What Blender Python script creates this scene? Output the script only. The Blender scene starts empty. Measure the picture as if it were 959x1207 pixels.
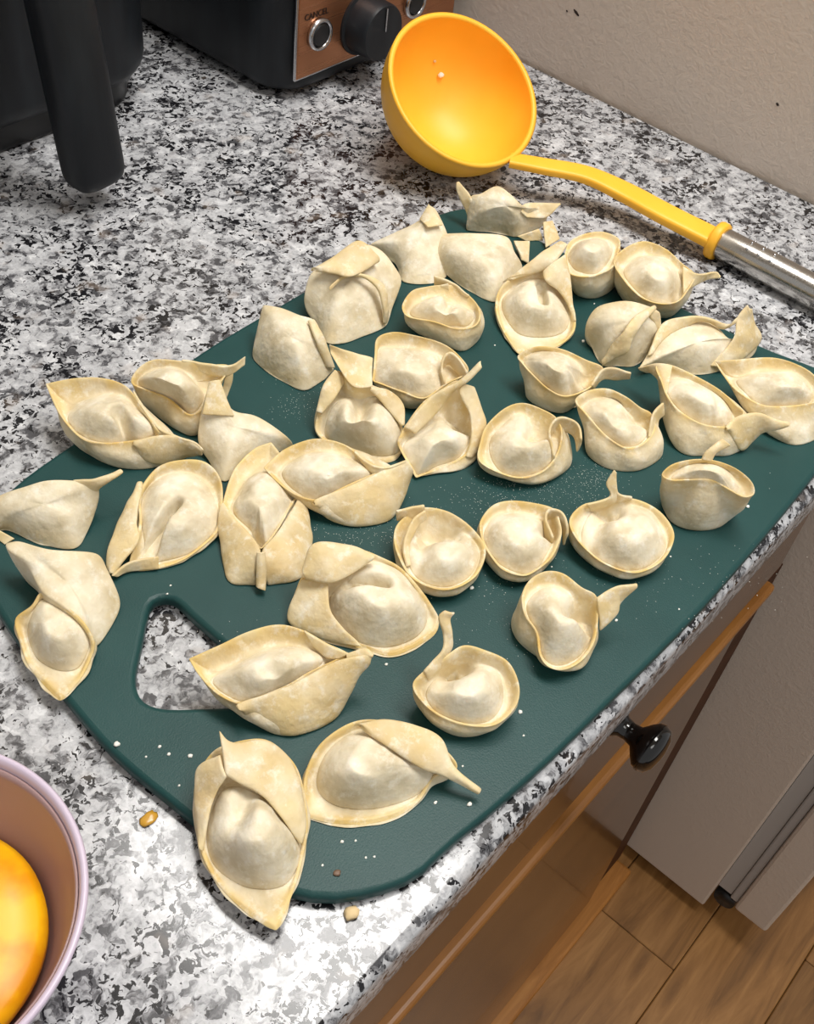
import bpy, bmesh, math, random
import numpy as np
from mathutils import Vector, Matrix, noise

random.seed(7)
scene = bpy.context.scene
COL = scene.collection

# ------------------------------------------------------------------ camera
FPX = 1308.4174
CAM = np.array([-0.75855137, -0.07278384, 1.32060849])
RC = np.array([[0.65725446, -0.74618734, 0.1059294],
               [-0.50688005, -0.54166413, -0.67057631],
               [0.55775371, 0.38704577, -0.73423864]])
cam_d = bpy.data.cameras.new('camera')
cam_d.sensor_fit = 'HORIZONTAL'
cam_d.sensor_width = 36.0
cam_d.lens = FPX / 959.0 * 36.0
cam_d.clip_start = 0.02
cam = bpy.data.objects.new('camera', cam_d)
COL.objects.link(cam)
m = Matrix.Identity(4)
for i in range(3):
    m[i][0] = RC[0][i]
    m[i][1] = -RC[1][i]
    m[i][2] = -RC[2][i]
    m[i][3] = CAM[i]
cam.matrix_world = m
scene.camera = cam

# ------------------------------------------------------------------ light
scene.view_settings.view_transform = 'Standard'
scene.view_settings.look = 'None'
scene.view_settings.gamma = 1.0
scene.view_settings.use_curve_mapping = False
scene.view_settings.exposure = 0.06
w = bpy.data.worlds.new('kitchen_ambient')
scene.world = w
w.use_nodes = True
w.node_tree.nodes['Background'].inputs[0].default_value = (1.0, 0.985, 0.965, 1)
w.node_tree.nodes['Background'].inputs[1].default_value = 0.42


def area(name, loc, target, size, power, color):
    d = bpy.data.lights.new(name, 'AREA')
    d.shape = 'DISK'
    d.size = size
    d.energy = power
    d.color = color
    o = bpy.data.objects.new(name, d)
    COL.objects.link(o)
    o.location = loc
    o.rotation_euler = (Vector(target) - Vector(loc)).to_track_quat('-Z', 'Y').to_euler()
    return o


main = area('ceiling_and_fill_light', (-0.10, -0.05, 2.44), (-0.10, -0.05, 0.9), 0.45, 28, (1.0, 0.98, 0.945))
main.data.shape = 'RECTANGLE'          # long ceiling panel above the counter
main.rotation_euler = (0, 0, 0)
main.data.size = 0.45
main.data.size_y = 1.25
area('ceiling_and_fill_light', (-1.15, -0.9, 2.44), (-0.5, -0.2, 0.6), 0.8, 6, (1.0, 0.98, 0.945))  # added fill lamp without a fixture, brightens the refrigerator side

ZC = 0.91          # counter top
ZB = 0.9175        # board top
CX, CY = 479.5, 603.5


def ray(u, v):
    return RC.T @ np.array([(u - CX) / FPX, (v - CY) / FPX, 1.0])


def atz(u, v, z):
    r = ray(u, v)
    return CAM + r * ((z - CAM[2]) / r[2])


def aty(u, v, y):
    r = ray(u, v)
    return CAM + r * ((y - CAM[1]) / r[1])


# ------------------------------------------------------------------ helpers
def srgb(r, g, b):
    def f(c):
        c /= 255.0
        return c / 12.92 if c <= 0.04045 else ((c + 0.055) / 1.055) ** 2.4
    return (f(r), f(g), f(b), 1.0)


def new_mat(name, col=(0.8, 0.8, 0.8, 1), rough=0.5, metal=0.0, spec=0.5, coat=0.0):
    mt = bpy.data.materials.new(name)
    mt.use_nodes = True
    b = mt.node_tree.nodes['Principled BSDF']
    b.inputs['Base Color'].default_value = col
    b.inputs['Roughness'].default_value = rough
    b.inputs['Metallic'].default_value = metal
    b.inputs['Specular IOR Level'].default_value = spec
    b.inputs['Coat Weight'].default_value = coat
    return mt


class NT:
    def __init__(self, mt):
        self.t = mt.node_tree
        self.b = self.t.nodes['Principled BSDF']

    def n(self, kind, **kw):
        nd = self.t.nodes.new(kind)
        for k, v in kw.items():
            if k in nd.inputs:
                nd.inputs[k].default_value = v
            else:
                setattr(nd, k, v)
        return nd

    def l(self, a, b):
        self.t.links.new(a, b)

    def ramp(self, src, stops, interp='LINEAR'):
        r = self.t.nodes.new('ShaderNodeValToRGB')
        r.color_ramp.interpolation = interp
        el = r.color_ramp.elements
        while len(el) < len(stops):
            el.new(0.5)
        for e, (p, c) in zip(el, stops):
            e.position = p
            e.color = c if len(c) == 4 else (*c, 1)
        self.l(src, r.inputs[0])
        return r.outputs[0]

    def mix(self, fac, a, b, mode='MIX'):
        x = self.t.nodes.new('ShaderNodeMix')
        x.data_type = 'RGBA'
        x.blend_type = mode
        for k, s in ((0, fac), (6, a), (7, b)):
            if isinstance(s, (int, float)):
                x.inputs[k].default_value = s
            elif isinstance(s, tuple):
                x.inputs[k].default_value = s
            else:
                self.l(s, x.inputs[k])
        return x.outputs[2]

    def math(self, op, a, b=0.0):
        x = self.t.nodes.new('ShaderNodeMath')
        x.operation = op
        for k, s in ((0, a), (1, b)):
            if isinstance(s, (int, float)):
                x.inputs[k].default_value = s
            else:
                self.l(s, x.inputs[k])
        return x.outputs[0]

    def coord(self, which='Object'):
        return self.t.nodes.new('ShaderNodeTexCoord').outputs[which]

    def noise(self, scale, detail=2.0, vec=None, rough=0.5):
        x = self.t.nodes.new('ShaderNodeTexNoise')
        x.inputs['Scale'].default_value = scale
        x.inputs['Detail'].default_value = detail
        x.inputs['Roughness'].default_value = rough
        if vec is not None:
            self.l(vec, x.inputs['Vector'])
        return x

    def bump(self, h, strength, dist):
        x = self.t.nodes.new('ShaderNodeBump')
        x.inputs['Strength'].default_value = strength
        x.inputs['Distance'].default_value = dist
        self.l(h, x.inputs['Height'])
        self.l(x.outputs[0], self.b.inputs['Normal'])
        return x


M = {}

# granite: pale crystals, grey patches, black mica
mt = new_mat('granite', rough=0.16, spec=0.5)
k = NT(mt)
geo = k.t.nodes.new('ShaderNodeNewGeometry').outputs['Position']
warp = k.noise(160, 2, geo)
sub = k.t.nodes.new('ShaderNodeVectorMath'); sub.operation = 'SUBTRACT'
k.l(warp.outputs['Color'], sub.inputs[0]); sub.inputs[1].default_value = (0.5, 0.5, 0.5)
scl = k.t.nodes.new('ShaderNodeVectorMath'); scl.operation = 'SCALE'
k.l(sub.outputs[0], scl.inputs[0]); scl.inputs['Scale'].default_value = 0.011
add = k.t.nodes.new('ShaderNodeVectorMath'); add.operation = 'ADD'
k.l(geo, add.inputs[0]); k.l(scl.outputs[0], add.inputs[1])
P = add.outputs[0]
v1 = k.n('ShaderNodeTexVoronoi'); v1.inputs['Scale'].default_value = 230; k.l(P, v1.inputs['Vector'])
s1 = k.t.nodes.new('ShaderNodeSeparateColor'); k.l(v1.outputs['Color'], s1.inputs[0])
cloud = k.noise(95, 5, P, 0.66).outputs['Fac']
fac = k.math('ADD', k.math('MULTIPLY', s1.outputs[0], 0.26), k.math('MULTIPLY', cloud, 1.2))
base = k.ramp(fac, [(0.55, srgb(76, 76, 79)), (0.62, srgb(118, 118, 121)), (0.68, srgb(160, 161, 164)), (0.76, srgb(181, 182, 185)), (0.88, srgb(195, 196, 199)), (1.0, srgb(216, 217, 219))])
tiny = k.ramp(k.noise(520, 3, geo, 0.6).outputs['Fac'], [(0.3, (0.74, 0.74, 0.75)), (0.5, (1.0, 1.0, 1.0))])
base = k.mix(1.0, base, tiny, 'MULTIPLY')
# black mica flecks, clustered
clus = k.noise(36, 3, geo).outputs['Fac']
fleck = k.noise(265, 3, P, 0.55).outputs['Fac']
f2 = k.math('ADD', fleck, k.math('MULTIPLY', k.math('SUBTRACT', clus, 0.5), 0.55))
blk = k.ramp(f2, [(0.578, (0, 0, 0)), (0.598, (1, 1, 1))])
base = k.mix(blk, base, srgb(28, 28, 31))
f3 = k.ramp(k.noise(55, 2, geo).outputs['Fac'], [(0.62, (0, 0, 0)), (0.75, (0.22, 0.22, 0.22))])
base = k.mix(f3, base, srgb(196, 176, 158))
k.l(base, k.b.inputs['Base Color'])
M['granite'] = mt

# cutting board
mt = new_mat('green_plastic', srgb(26, 66, 65), rough=0.42, spec=0.32)
k = NT(mt)
geo = k.t.nodes.new('ShaderNodeNewGeometry').outputs['Position']
k.bump(k.noise(1400, 2, geo).outputs['Fac'], 0.25, 0.0004)
c = k.ramp(k.noise(30, 4, geo).outputs['Fac'], [(0.3, srgb(25, 63, 62)), (0.7, srgb(30, 69, 68))])
k.l(c, k.b.inputs['Base Color'])
M['board'] = mt


def dough(name, edge_mix):
    mt = new_mat(name, rough=0.55, spec=0.35)
    k = NT(mt)
    geo = k.t.nodes.new('ShaderNodeNewGeometry').outputs['Position']
    at = k.t.nodes.new('ShaderNodeAttribute'); at.attribute_name = 'edge'
    big = k.noise(75, 3, geo).outputs['Fac']
    c = k.ramp(big, [(0.3, srgb(204, 189, 156)), (0.5, srgb(224, 212, 184)), (0.7, srgb(237, 229, 208))])
    yel = k.ramp(k.noise(60, 3, geo).outputs['Fac'], [(0.3, srgb(206, 170, 90)), (0.7, srgb(226, 200, 134))])
    ef = k.math('MULTIPLY', at.outputs['Fac'], edge_mix)
    ef = k.math('MULTIPLY', ef, k.ramp(k.noise(90, 2, geo).outputs['Fac'], [(0.25, (0.35,) * 3), (0.6, (1,) * 3)]))
    c = k.mix(ef, c, yel)
    fl = k.ramp(k.noise(170, 5, geo, 0.7).outputs['Fac'], [(0.52, (0, 0, 0)), (0.70, (0.55, 0.55, 0.55))])
    c = k.mix(fl, c, srgb(246, 242, 230))
    k.l(c, k.b.inputs['Base Color'])
    k.b.inputs['Subsurface Weight'].default_value = 0.12
    k.b.inputs['Subsurface Radius'].default_value = (0.004, 0.0028, 0.0015)
    k.b.inputs['Subsurface Scale'].default_value = 0.6
    h = k.math('ADD', k.noise(120, 3, geo).outputs['Fac'], k.math('MULTIPLY', k.noise(420, 2, geo).outputs['Fac'], 0.12))
    k.bump(h, 0.5, 0.0022)
    return mt


M['dough'] = dough('dough', 0.95)

mt = new_mat('yellow_silicone', srgb(255, 184, 40), rough=0.42, spec=0.4)
mt.node_tree.nodes['Principled BSDF'].inputs['Subsurface Weight'].default_value = 0.05
mt.node_tree.nodes['Principled BSDF'].inputs['Subsurface Radius'].default_value = (0.006, 0.003, 0.001)
k = NT(mt)
geo = k.t.nodes.new('ShaderNodeNewGeometry').outputs['Position']
k.l(k.ramp(k.noise(25, 2, geo).outputs['Fac'], [(0.3, srgb(253, 184, 48)), (0.7, srgb(255, 192, 60))]), k.b.inputs['Base Color'])
M['silicone'] = mt

mt = new_mat('brushed_steel', srgb(192, 189, 184), rough=0.2, metal=1.0)
k = NT(mt)
tc = k.coord('Object')
mp = k.t.nodes.new('ShaderNodeMapping'); mp.inputs['Scale'].default_value = (900, 900, 6); k.l(tc, mp.inputs[0])
k.l(k.ramp(k.noise(1.0, 2, mp.outputs[0]).outputs['Fac'], [(0.3, (0.16,) * 3), (0.7, (0.28,) * 3)]), k.b.inputs['Roughness'])
M['steel'] = mt

mt = new_mat('navy_plastic', srgb(15, 19, 24), rough=0.45, spec=0.35)
k = NT(mt)
geo = k.t.nodes.new('ShaderNodeNewGeometry').outputs['Position']
k.bump(k.noise(900, 2, geo).outputs['Fac'], 0.15, 0.0003)
mp = k.t.nodes.new('ShaderNodeMapping'); mp.inputs['Scale'].default_value = (60, 60, 14); k.l(geo, mp.inputs[0])
k.l(k.ramp(k.noise(1.0, 3, mp.outputs[0]).outputs['Fac'], [(0.4, srgb(17, 20, 25)), (0.75, srgb(31, 36, 41))]), k.b.inputs['Base Color'])
M['navy'] = mt
M['black'] = new_mat('black_plastic', srgb(16, 17, 19), rough=0.35)
M['knobblack'] = new_mat('black_lacquer', srgb(10, 10, 11), rough=0.12, coat=0.5)
mt = new_mat('copper_panel', srgb(176, 122, 88), rough=0.34, metal=0.85)
k = NT(mt)
geo = k.t.nodes.new('ShaderNodeNewGeometry').outputs['Position']
mp = k.t.nodes.new('ShaderNodeMapping'); mp.inputs['Scale'].default_value = (3, 3, 2200); k.l(geo, mp.inputs[0])
k.l(k.ramp(k.noise(1.0, 2, mp.outputs[0]).outputs['Fac'], [(0.3, (0.26,) * 3), (0.7, (0.42,) * 3)]), k.b.inputs['Roughness'])
M['copper'] = mt
M['chrome'] = new_mat('satin_chrome', srgb(190, 190, 192), rough=0.22, metal=1.0)
M['print'] = new_mat('dark_print', srgb(38, 24, 18), rough=0.5)

# fridge side: taupe pebbled coat
mt = new_mat('taupe_pebbled', srgb(212, 199, 186), rough=0.38, spec=0.45)
k = NT(mt)
geo = k.t.nodes.new('ShaderNodeNewGeometry').outputs['Position']
wv = k.noise(110, 3, geo)
vv = k.n('ShaderNodeTexVoronoi'); vv.feature = 'DISTANCE_TO_EDGE'; vv.inputs['Scale'].default_value = 120
sc = k.t.nodes.new('ShaderNodeVectorMath'); sc.operation = 'SCALE'; sc.inputs['Scale'].default_value = 0.02
k.l(wv.outputs['Color'], sc.inputs[0])
ad = k.t.nodes.new('ShaderNodeVectorMath'); ad.operation = 'ADD'
k.l(geo, ad.inputs[0]); k.l(sc.outputs[0], ad.inputs[1]); k.l(ad.outputs[0], vv.inputs['Vector'])
hh = k.math('ADD', k.math('MULTIPLY', vv.outputs['Distance'], 1.2), k.math('MULTIPLY', wv.outputs['Fac'], 0.7))
k.bump(hh, 0.2, 0.0014)
M['taupe'] = mt
M['gasket'] = new_mat('grey_gasket', srgb(178, 175, 172), rough=0.5)


def wood(name, stops, sx, rough, coat=0.0, spec=0.5, seed=0.0):
    mt = new_mat(name, rough=rough, coat=coat, spec=spec)
    k = NT(mt)
    geo = k.t.nodes.new('ShaderNodeNewGeometry').outputs['Position']
    oi = k.t.nodes.new('ShaderNodeObjectInfo')
    mp = k.t.nodes.new('ShaderNodeMapping'); mp.inputs['Scale'].default_value = sx
    mp.inputs['Location'].default_value = (seed, seed, seed)
    k.l(geo, mp.inputs[0])
    off = k.t.nodes.new('ShaderNodeVectorMath'); off.operation = 'ADD'
    k.l(mp.outputs[0], off.inputs[0])
    cr = k.t.nodes.new('ShaderNodeCombineXYZ')
    k.l(k.math('MULTIPLY', oi.outputs['Random'], 40.0), cr.inputs[1])
    k.l(cr.outputs[0], off.inputs[1])
    nz = k.noise(1.0, 5, off.outputs[0], 0.62)
    nz.inputs['Distortion'].default_value = 1.2
    c = k.ramp(nz.outputs['Fac'], stops)
    tint = k.ramp(oi.outputs['Random'], [(0.0, (0.8, 0.8, 0.8)), (1.0, (1.1, 1.08, 1.05))])
    c = k.mix(1.0, c, tint, 'MULTIPLY')
    k.l(c, k.b.inputs['Base Color'])
    k.bump(nz.outputs['Fac'], 0.12, 0.001)
    return mt


M['floor'] = wood('oak_plank', [(0.3, srgb(112, 78, 42)), (0.5, srgb(150, 107, 60)), (0.7, srgb(176, 130, 78))], (5, 38, 38), 0.36)
M['cabinet'] = wood('stained_cabinet_wood', [(0.3, srgb(66, 40, 20)), (0.5, srgb(88, 56, 28)), (0.72, srgb(108, 70, 36))], (5, 40, 40), 0.2, coat=0.2, seed=3.0)
M['ledge'] = wood('lit_wood_edge', [(0.3, srgb(150, 96, 40)), (0.6, srgb(178, 120, 58)), (0.8, srgb(196, 140, 74))], (8, 60, 60), 0.35, seed=6.0)  # paler wood: light on door top edge and shoe moulding painted in
M['gap_shade'] = wood('gap_shade_wood', [(0.3, srgb(58, 32, 14)), (0.6, srgb(78, 44, 20)), (0.8, srgb(92, 54, 26))], (5, 40, 40), 0.6, seed=9.0, spec=0.2)  # dark tone paints the shade between cabinet and refrigerator
M['dark'] = new_mat('dark_gap', srgb(40, 26, 18), rough=0.8)
M['bowl'] = new_mat('lilac_enamel', srgb(206, 192, 210), rough=0.3)
M['bowlin'] = new_mat('bowl_inside', srgb(168, 138, 136), rough=0.3)
mt = new_mat('egg_yolk', srgb(246, 176, 8), rough=0.36, spec=0.4, coat=0.0)
mt.node_tree.nodes['Principled BSDF'].inputs['Subsurface Weight'].default_value = 0.2
mt.node_tree.nodes['Principled BSDF'].inputs['Subsurface Radius'].default_value = (0.01, 0.005, 0.001)
k = NT(mt)
geo = k.t.nodes.new('ShaderNodeNewGeometry').outputs['Position']
k.l(k.ramp(k.noise(60, 3, geo).outputs['Fac'], [(0.35, srgb(226, 148, 2)), (0.6, srgb(252, 188, 12))]), k.b.inputs['Base Color'])
M['yolk'] = mt
M['flour'] = new_mat('flour', srgb(240, 238, 230), rough=0.8)
M['crumb'] = new_mat('tan_crumb', srgb(222, 196, 148), rough=0.7)
M['amber'] = new_mat('amber_drip', srgb(196, 148, 52), rough=0.2)
M['brown'] = new_mat('brown_bit', srgb(112, 88, 70), rough=0.5)
M['wall'] = new_mat('painted_wall', srgb(196, 188, 176), rough=0.8)


def origin_of(o):
    p = np.zeros(3)
    while o is not None:
        p += np.array(o.location)
        o = o.parent
    return p


def link(name, me, mat, parent=None, smooth=True):
    o = bpy.data.objects.new(name, me)
    COL.objects.link(o)
    if mat is not None:
        me.materials.clear()
        me.materials.append(mat)
    if smooth:
        me.polygons.foreach_set('use_smooth', [True] * len(me.polygons))
    if parent is not None:
        o.parent = parent
    return o


def tag(o, label=None, cat=None, group=None, kind=None):
    if label: o['label'] = label
    if cat: o['category'] = cat
    if group: o['group'] = group
    if kind: o['kind'] = kind
    return o


def empty(name, loc, rz=0.0):
    o = bpy.data.objects.new(name, None)
    o.empty_display_size = 0.02
    COL.objects.link(o)
    o.location = loc
    o.rotation_euler = (0, 0, rz)
    return o


def pydata(name, verts, faces, mat, parent=None, smooth=True, origin=None):
    me = bpy.data.meshes.new(name)
    if origin is None and parent is not None:
        origin = origin_of(parent)
    if origin is not None:
        verts = [tuple(np.array(v) - origin) for v in verts]
    else:
        verts = [tuple(v) for v in verts]
    me.from_pydata(verts, [], faces)
    me.update()
    bm = bmesh.new(); bm.from_mesh(me)
    bmesh.ops.recalc_face_normals(bm, faces=bm.faces)
    bm.to_mesh(me); bm.free()
    return link(name, me, mat, parent, smooth)


def box(name, lo, hi, mat, parent=None, bev=0.0, seg=2):
    me = bpy.data.meshes.new(name)
    bm = bmesh.new()
    bmesh.ops.create_cube(bm, size=1.0)
    lo = np.array(lo, float); hi = np.array(hi, float)
    org = origin_of(parent)
    for v in bm.verts:
        v.co = Vector(lo + (np.array(v.co) + 0.5) * (hi - lo) - org)
    if bev > 0:
        bmesh.ops.bevel(bm, geom=bm.edges[:], offset=bev, segments=seg, profile=0.5, affect='EDGES')
    bm.to_mesh(me); bm.free()
    return link(name, me, mat, parent, smooth=False)


def lathe(name, prof, mat, parent=None, frame=None, seg=48, close=False):
    """prof: list of (r, t) along axis; frame: (origin, axis)"""
    o, ax = np.array(frame[0], float), np.array(frame[1], float)
    ax /= np.linalg.norm(ax)
    t = np.array([0, 0, 1.0]) if abs(ax[2]) < 0.9 else np.array([1.0, 0, 0])
    a = np.cross(ax, t); a /= np.linalg.norm(a); b = np.cross(ax, a)
    vs, fs = [], []
    for r, h in prof:
        for i in range(seg):
            q = 2 * math.pi * i / seg
            vs.append(o + ax * h + (a * math.cos(q) + b * math.sin(q)) * r)
    n = len(prof)
    for j in range(n - 1 + (1 if close else 0)):
        for i in range(seg):
            j2 = (j + 1) % n
            fs.append((j * seg + i, j * seg + (i + 1) % seg, j2 * seg + (i + 1) % seg, j2 * seg + i))
    if not close:
        fs.append(tuple(range(seg - 1, -1, -1)))
        fs.append(tuple((n - 1) * seg + i for i in range(seg)))
    ob = pydata(name, vs, fs, mat, parent)
    return ob


def autosmooth(o, ang=35):
    me = o.data
    bm = bmesh.new(); bm.from_mesh(me)
    for e in bm.edges:
        if len(e.link_faces) == 2 and e.calc_face_angle(0) > math.radians(ang):
            e.smooth = False
    for f in bm.faces: f.smooth = True
    bm.to_mesh(me); bm.free()
    return o


def closed_spline(P, N, corner=None):
    """P: n x d control points; returns N samples uniform in length; corners kept sharp"""
    P = np.array(P, float); n = len(P)
    corner = corner or [False] * n
    out = []
    per = 14
    T = np.zeros_like(P)
    for i in range(n):
        T[i] = 0 if corner[i] else 0.5 * (P[(i + 1) % n] - P[i - 1])
    for i in range(n):
        p0, p1 = P[i], P[(i + 1) % n]
        L = np.linalg.norm(p1 - p0)
        def lim(t):
            s = np.linalg.norm(t); return t if s < 1.1 * L or s == 0 else t * (1.1 * L / s)
        t0 = lim(T[i]) if not corner[i] else (p1 - p0) * 0.6
        t1 = lim(T[(i + 1) % n]) if not corner[(i + 1) % n] else (p1 - p0) * 0.6
        for q in range(per):
            s = q / per
            h00 = 2 * s**3 - 3 * s**2 + 1; h10 = s**3 - 2 * s**2 + s
            h01 = -2 * s**3 + 3 * s**2; h11 = s**3 - s**2
            out.append(h00 * p0 + h10 * t0 + h01 * p1 + h11 * t1)
    out = np.array(out)
    d = np.linalg.norm(np.roll(out, -1, 0) - out, axis=1)
    cum = np.concatenate([[0], np.cumsum(d)])
    full = np.vstack([out, out[:1]])
    t = np.linspace(0, cum[-1], N, endpoint=False)
    return np.stack([np.interp(t, cum, full[:, j]) for j in range(P.shape[1])], 1)


def open_spline(P, N):
    P = np.array(P, float); n = len(P)
    if n == 2:
        s = np.linspace(0, 1, N)[:, None]
        return P[0] * (1 - s) + P[1] * s
    T = np.zeros_like(P)
    T[0] = P[1] - P[0]; T[-1] = P[-1] - P[-2]
    for i in range(1, n - 1): T[i] = 0.5 * (P[i + 1] - P[i - 1])
    out = []
    for i in range(n - 1):
        for q in range(12):
            s = q / 12
            out.append((2*s**3-3*s**2+1)*P[i]+(s**3-2*s**2+s)*T[i]+(-2*s**3+3*s**2)*P[i+1]+(s**3-s**2)*T[i+1])
    out.append(P[-1]); out = np.array(out)
    d = np.linalg.norm(out[1:] - out[:-1], axis=1)
    cum = np.concatenate([[0], np.cumsum(d)])
    t = np.linspace(0, cum[-1], N)
    return np.stack([np.interp(t, cum, out[:, j]) for j in range(P.shape[1])], 1)


# ================================================================== setting
floor = box('floor', (-1.6, -1.6, -0.05), (1.4, 0.9, -0.012), M['dark'])
tag(floor, kind='structure')
PW = 0.1137
plank_me = {}
for r in range(-9, 2):
    y1 = 0.0196 + r * PW; y0 = y1 - PW
    x = -0.0795 + ((r * 0.43) % 1.0) * 0.9 - 1.8
    if r == 0: x = -0.0795 - 1.8
    while x < 1.3:
        xa, xb = max(x, -1.6), min(x + 0.9, 1.4)
        if xb - xa > 0.05:
            box('plank', (xa + 0.0004, y0 + 0.0004, -0.012), (xb - 0.0004, y1 - 0.0004, 0.0), M['floor'], floor, bev=0.0012, seg=1)
        x += 0.9
tag(box('wall_back', (-1.6, 0.74, 0), (1.4, 0.80, 2.5), M['wall']), kind='structure')
tag(box('ceiling', (-1.6, -1.6, 2.5), (1.4, 0.8, 2.55), M['wall']), kind='structure')

# countertop, eased front edge
prof = []
R_ = 0.006
for a in np.linspace(0, math.pi / 2, 6):
    prof.append((R_ - R_ * math.sin(a), ZC - R_ + R_ * math.cos(a)))
for a in np.linspace(0, math.pi / 2, 5):
    prof.append((0.005 - 0.005 * math.cos(a), ZC - 0.03 + 0.005 - 0.005 * math.sin(a)))
prof.append((0.735, ZC - 0.03)); prof.append((0.735, ZC))
x0, x1 = -1.55, -0.003
n = len(prof)
vs = [(x0, p[0], p[1]) for p in prof] + [(x1, p[0], p[1]) for p in prof]
fs = [(i, (i + 1) % n, n + (i + 1) % n, n + i) for i in range(n)] + [tuple(range(n)), tuple(range(2 * n - 1, n - 1, -1))]
ct = autosmooth(pydata('countertop', vs, fs, M['granite'], smooth=True))
tag(ct, 'speckled grey, white and black granite countertop carrying the board and appliances', 'countertop')

# base cabinet
YF = 0.028
cab = empty('base_cabinet', (-0.8, 0.35, 0.0))
tag(cab, 'glossy brown wooden base cabinet below the granite counter, beside the refrigerator', 'cabinet')
box('body', (-1.5, 0.046, 0.0), (-0.018, 0.72, ZC - 0.0305), M['cabinet'], cab)
dr = box('drawer_front', (-0.66, YF, 0.645), (-0.062, 0.0455, 0.868), M['cabinet'], cab, bev=0.004)
dl = box('drawer_front', (-1.30, YF, 0.645), (-0.68, 0.0455, 0.868), M['cabinet'], cab, bev=0.004)
for xa, xb in ((-0.66, -0.062), (-1.30, -0.68)):
    d = box('cabinet_door', (xa, YF, 0.03), (xb - 0.035, 0.0455, 0.622), M['cabinet'], cab, bev=0.003)
    e = box('door_edge', (xa - 0.001, YF - 0.0045, 0.612), (xb + 0.001, 0.044, 0.624), M['ledge'], d, bev=0.004, seg=3)


def knob_at(x, z, parent):
    kb = lathe('knob', [(0.0098, 0.0), (0.0100, 0.003), (0.0072, 0.006), (0.0062, 0.011), (0.0072, 0.016), (0.0125, 0.020),
                        (0.0160, 0.0235), (0.0170, 0.027), (0.0155, 0.0315), (0.0105, 0.0345), (0.003, 0.0358)], M['knobblack'],
               parent, ((x, YF, z), (0, -1, 0)), 40)
    kb['label'] = 'round glossy black knob'
    return kb


box('gap_shade', (-0.0945, 0.034, 0.02), (-0.0165, 0.0458, 0.605), M['gap_shade'], cab)  # added dark strip, stands in for the shaded gap beside the refrigerator
knob_at(-0.352, 0.737, dr)
knob_at(-0.99, 0.737, dl)
tag(box('trim_1', (-1.5, 0.012, 0.0), (-0.016, 0.0455, 0.013), M['ledge'], bev=0.004), kind='structure')

# refrigerator
fr = empty('refrigerator', (0.4, 0.3, 0.0))
tag(fr, 'taupe refrigerator with pebbled side panel standing against the counter end', 'refrigerator')
box('body', (0.0, -0.078, 0.025), (0.76, 0.70, 1.72), M['taupe'], fr, bev=0.003)
box('gasket', (0.008, -0.096, 0.075), (0.75, -0.0785, 1.70), M['gasket'], fr)
box('door', (0.0, -0.150, 0.066), (0.76, -0.1065, 1.72), M['taupe'], fr, bev=0.004)
box('door_liner', (0.005, -0.1063, 0.072), (0.75, -0.0965, 1.70), M['gasket'], fr, bev=0.002)
lathe('roller_foot', [(0.013, 0), (0.014, 0.003), (0.014, 0.02), (0.012, 0.023)], M['black'], fr, ((0.010, -0.093, 0.05), (1, 0, 0)), 24)
def scuff(u, v, a, b):
    r = ray(u, v); p = CAM + r * ((0.0 - CAM[0]) / r[0])
    me = bpy.data.meshes.new('scuff_mark'); bm = bmesh.new(); bmesh.ops.create_icosphere(bm, subdivisions=2, radius=1.0)
    for q in bm.verts: q.co = Vector((q.co.x * 0.0004, q.co.y * a, q.co.z * b))
    bm.to_mesh(me); bm.free()
    o = link('scuff_mark', me, M['dark'], fr); o.location = Vector(p) - Vector(fr.location)
    o.rotation_euler = (0.5, 0, 0)


scuff(679, 15, 0.0035, 0.0012); scuff(668, 13, 0.001, 0.0008); scuff(916, 123, 0.0014, 0.001)
box('leveling_foot', (0.03, -0.06, 0.0), (0.06, -0.03, 0.026), M['black'], fr)
box('leveling_foot', (0.03, 0.62, 0.0), (0.06, 0.65, 0.026), M['black'], fr)
box('leveling_foot', (0.70, -0.06, 0.0), (0.73, -0.03, 0.026), M['black'], fr)
box('leveling_foot', (0.70, 0.62, 0.0), (0.73, 0.65, 0.026), M['black'], fr)

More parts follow.
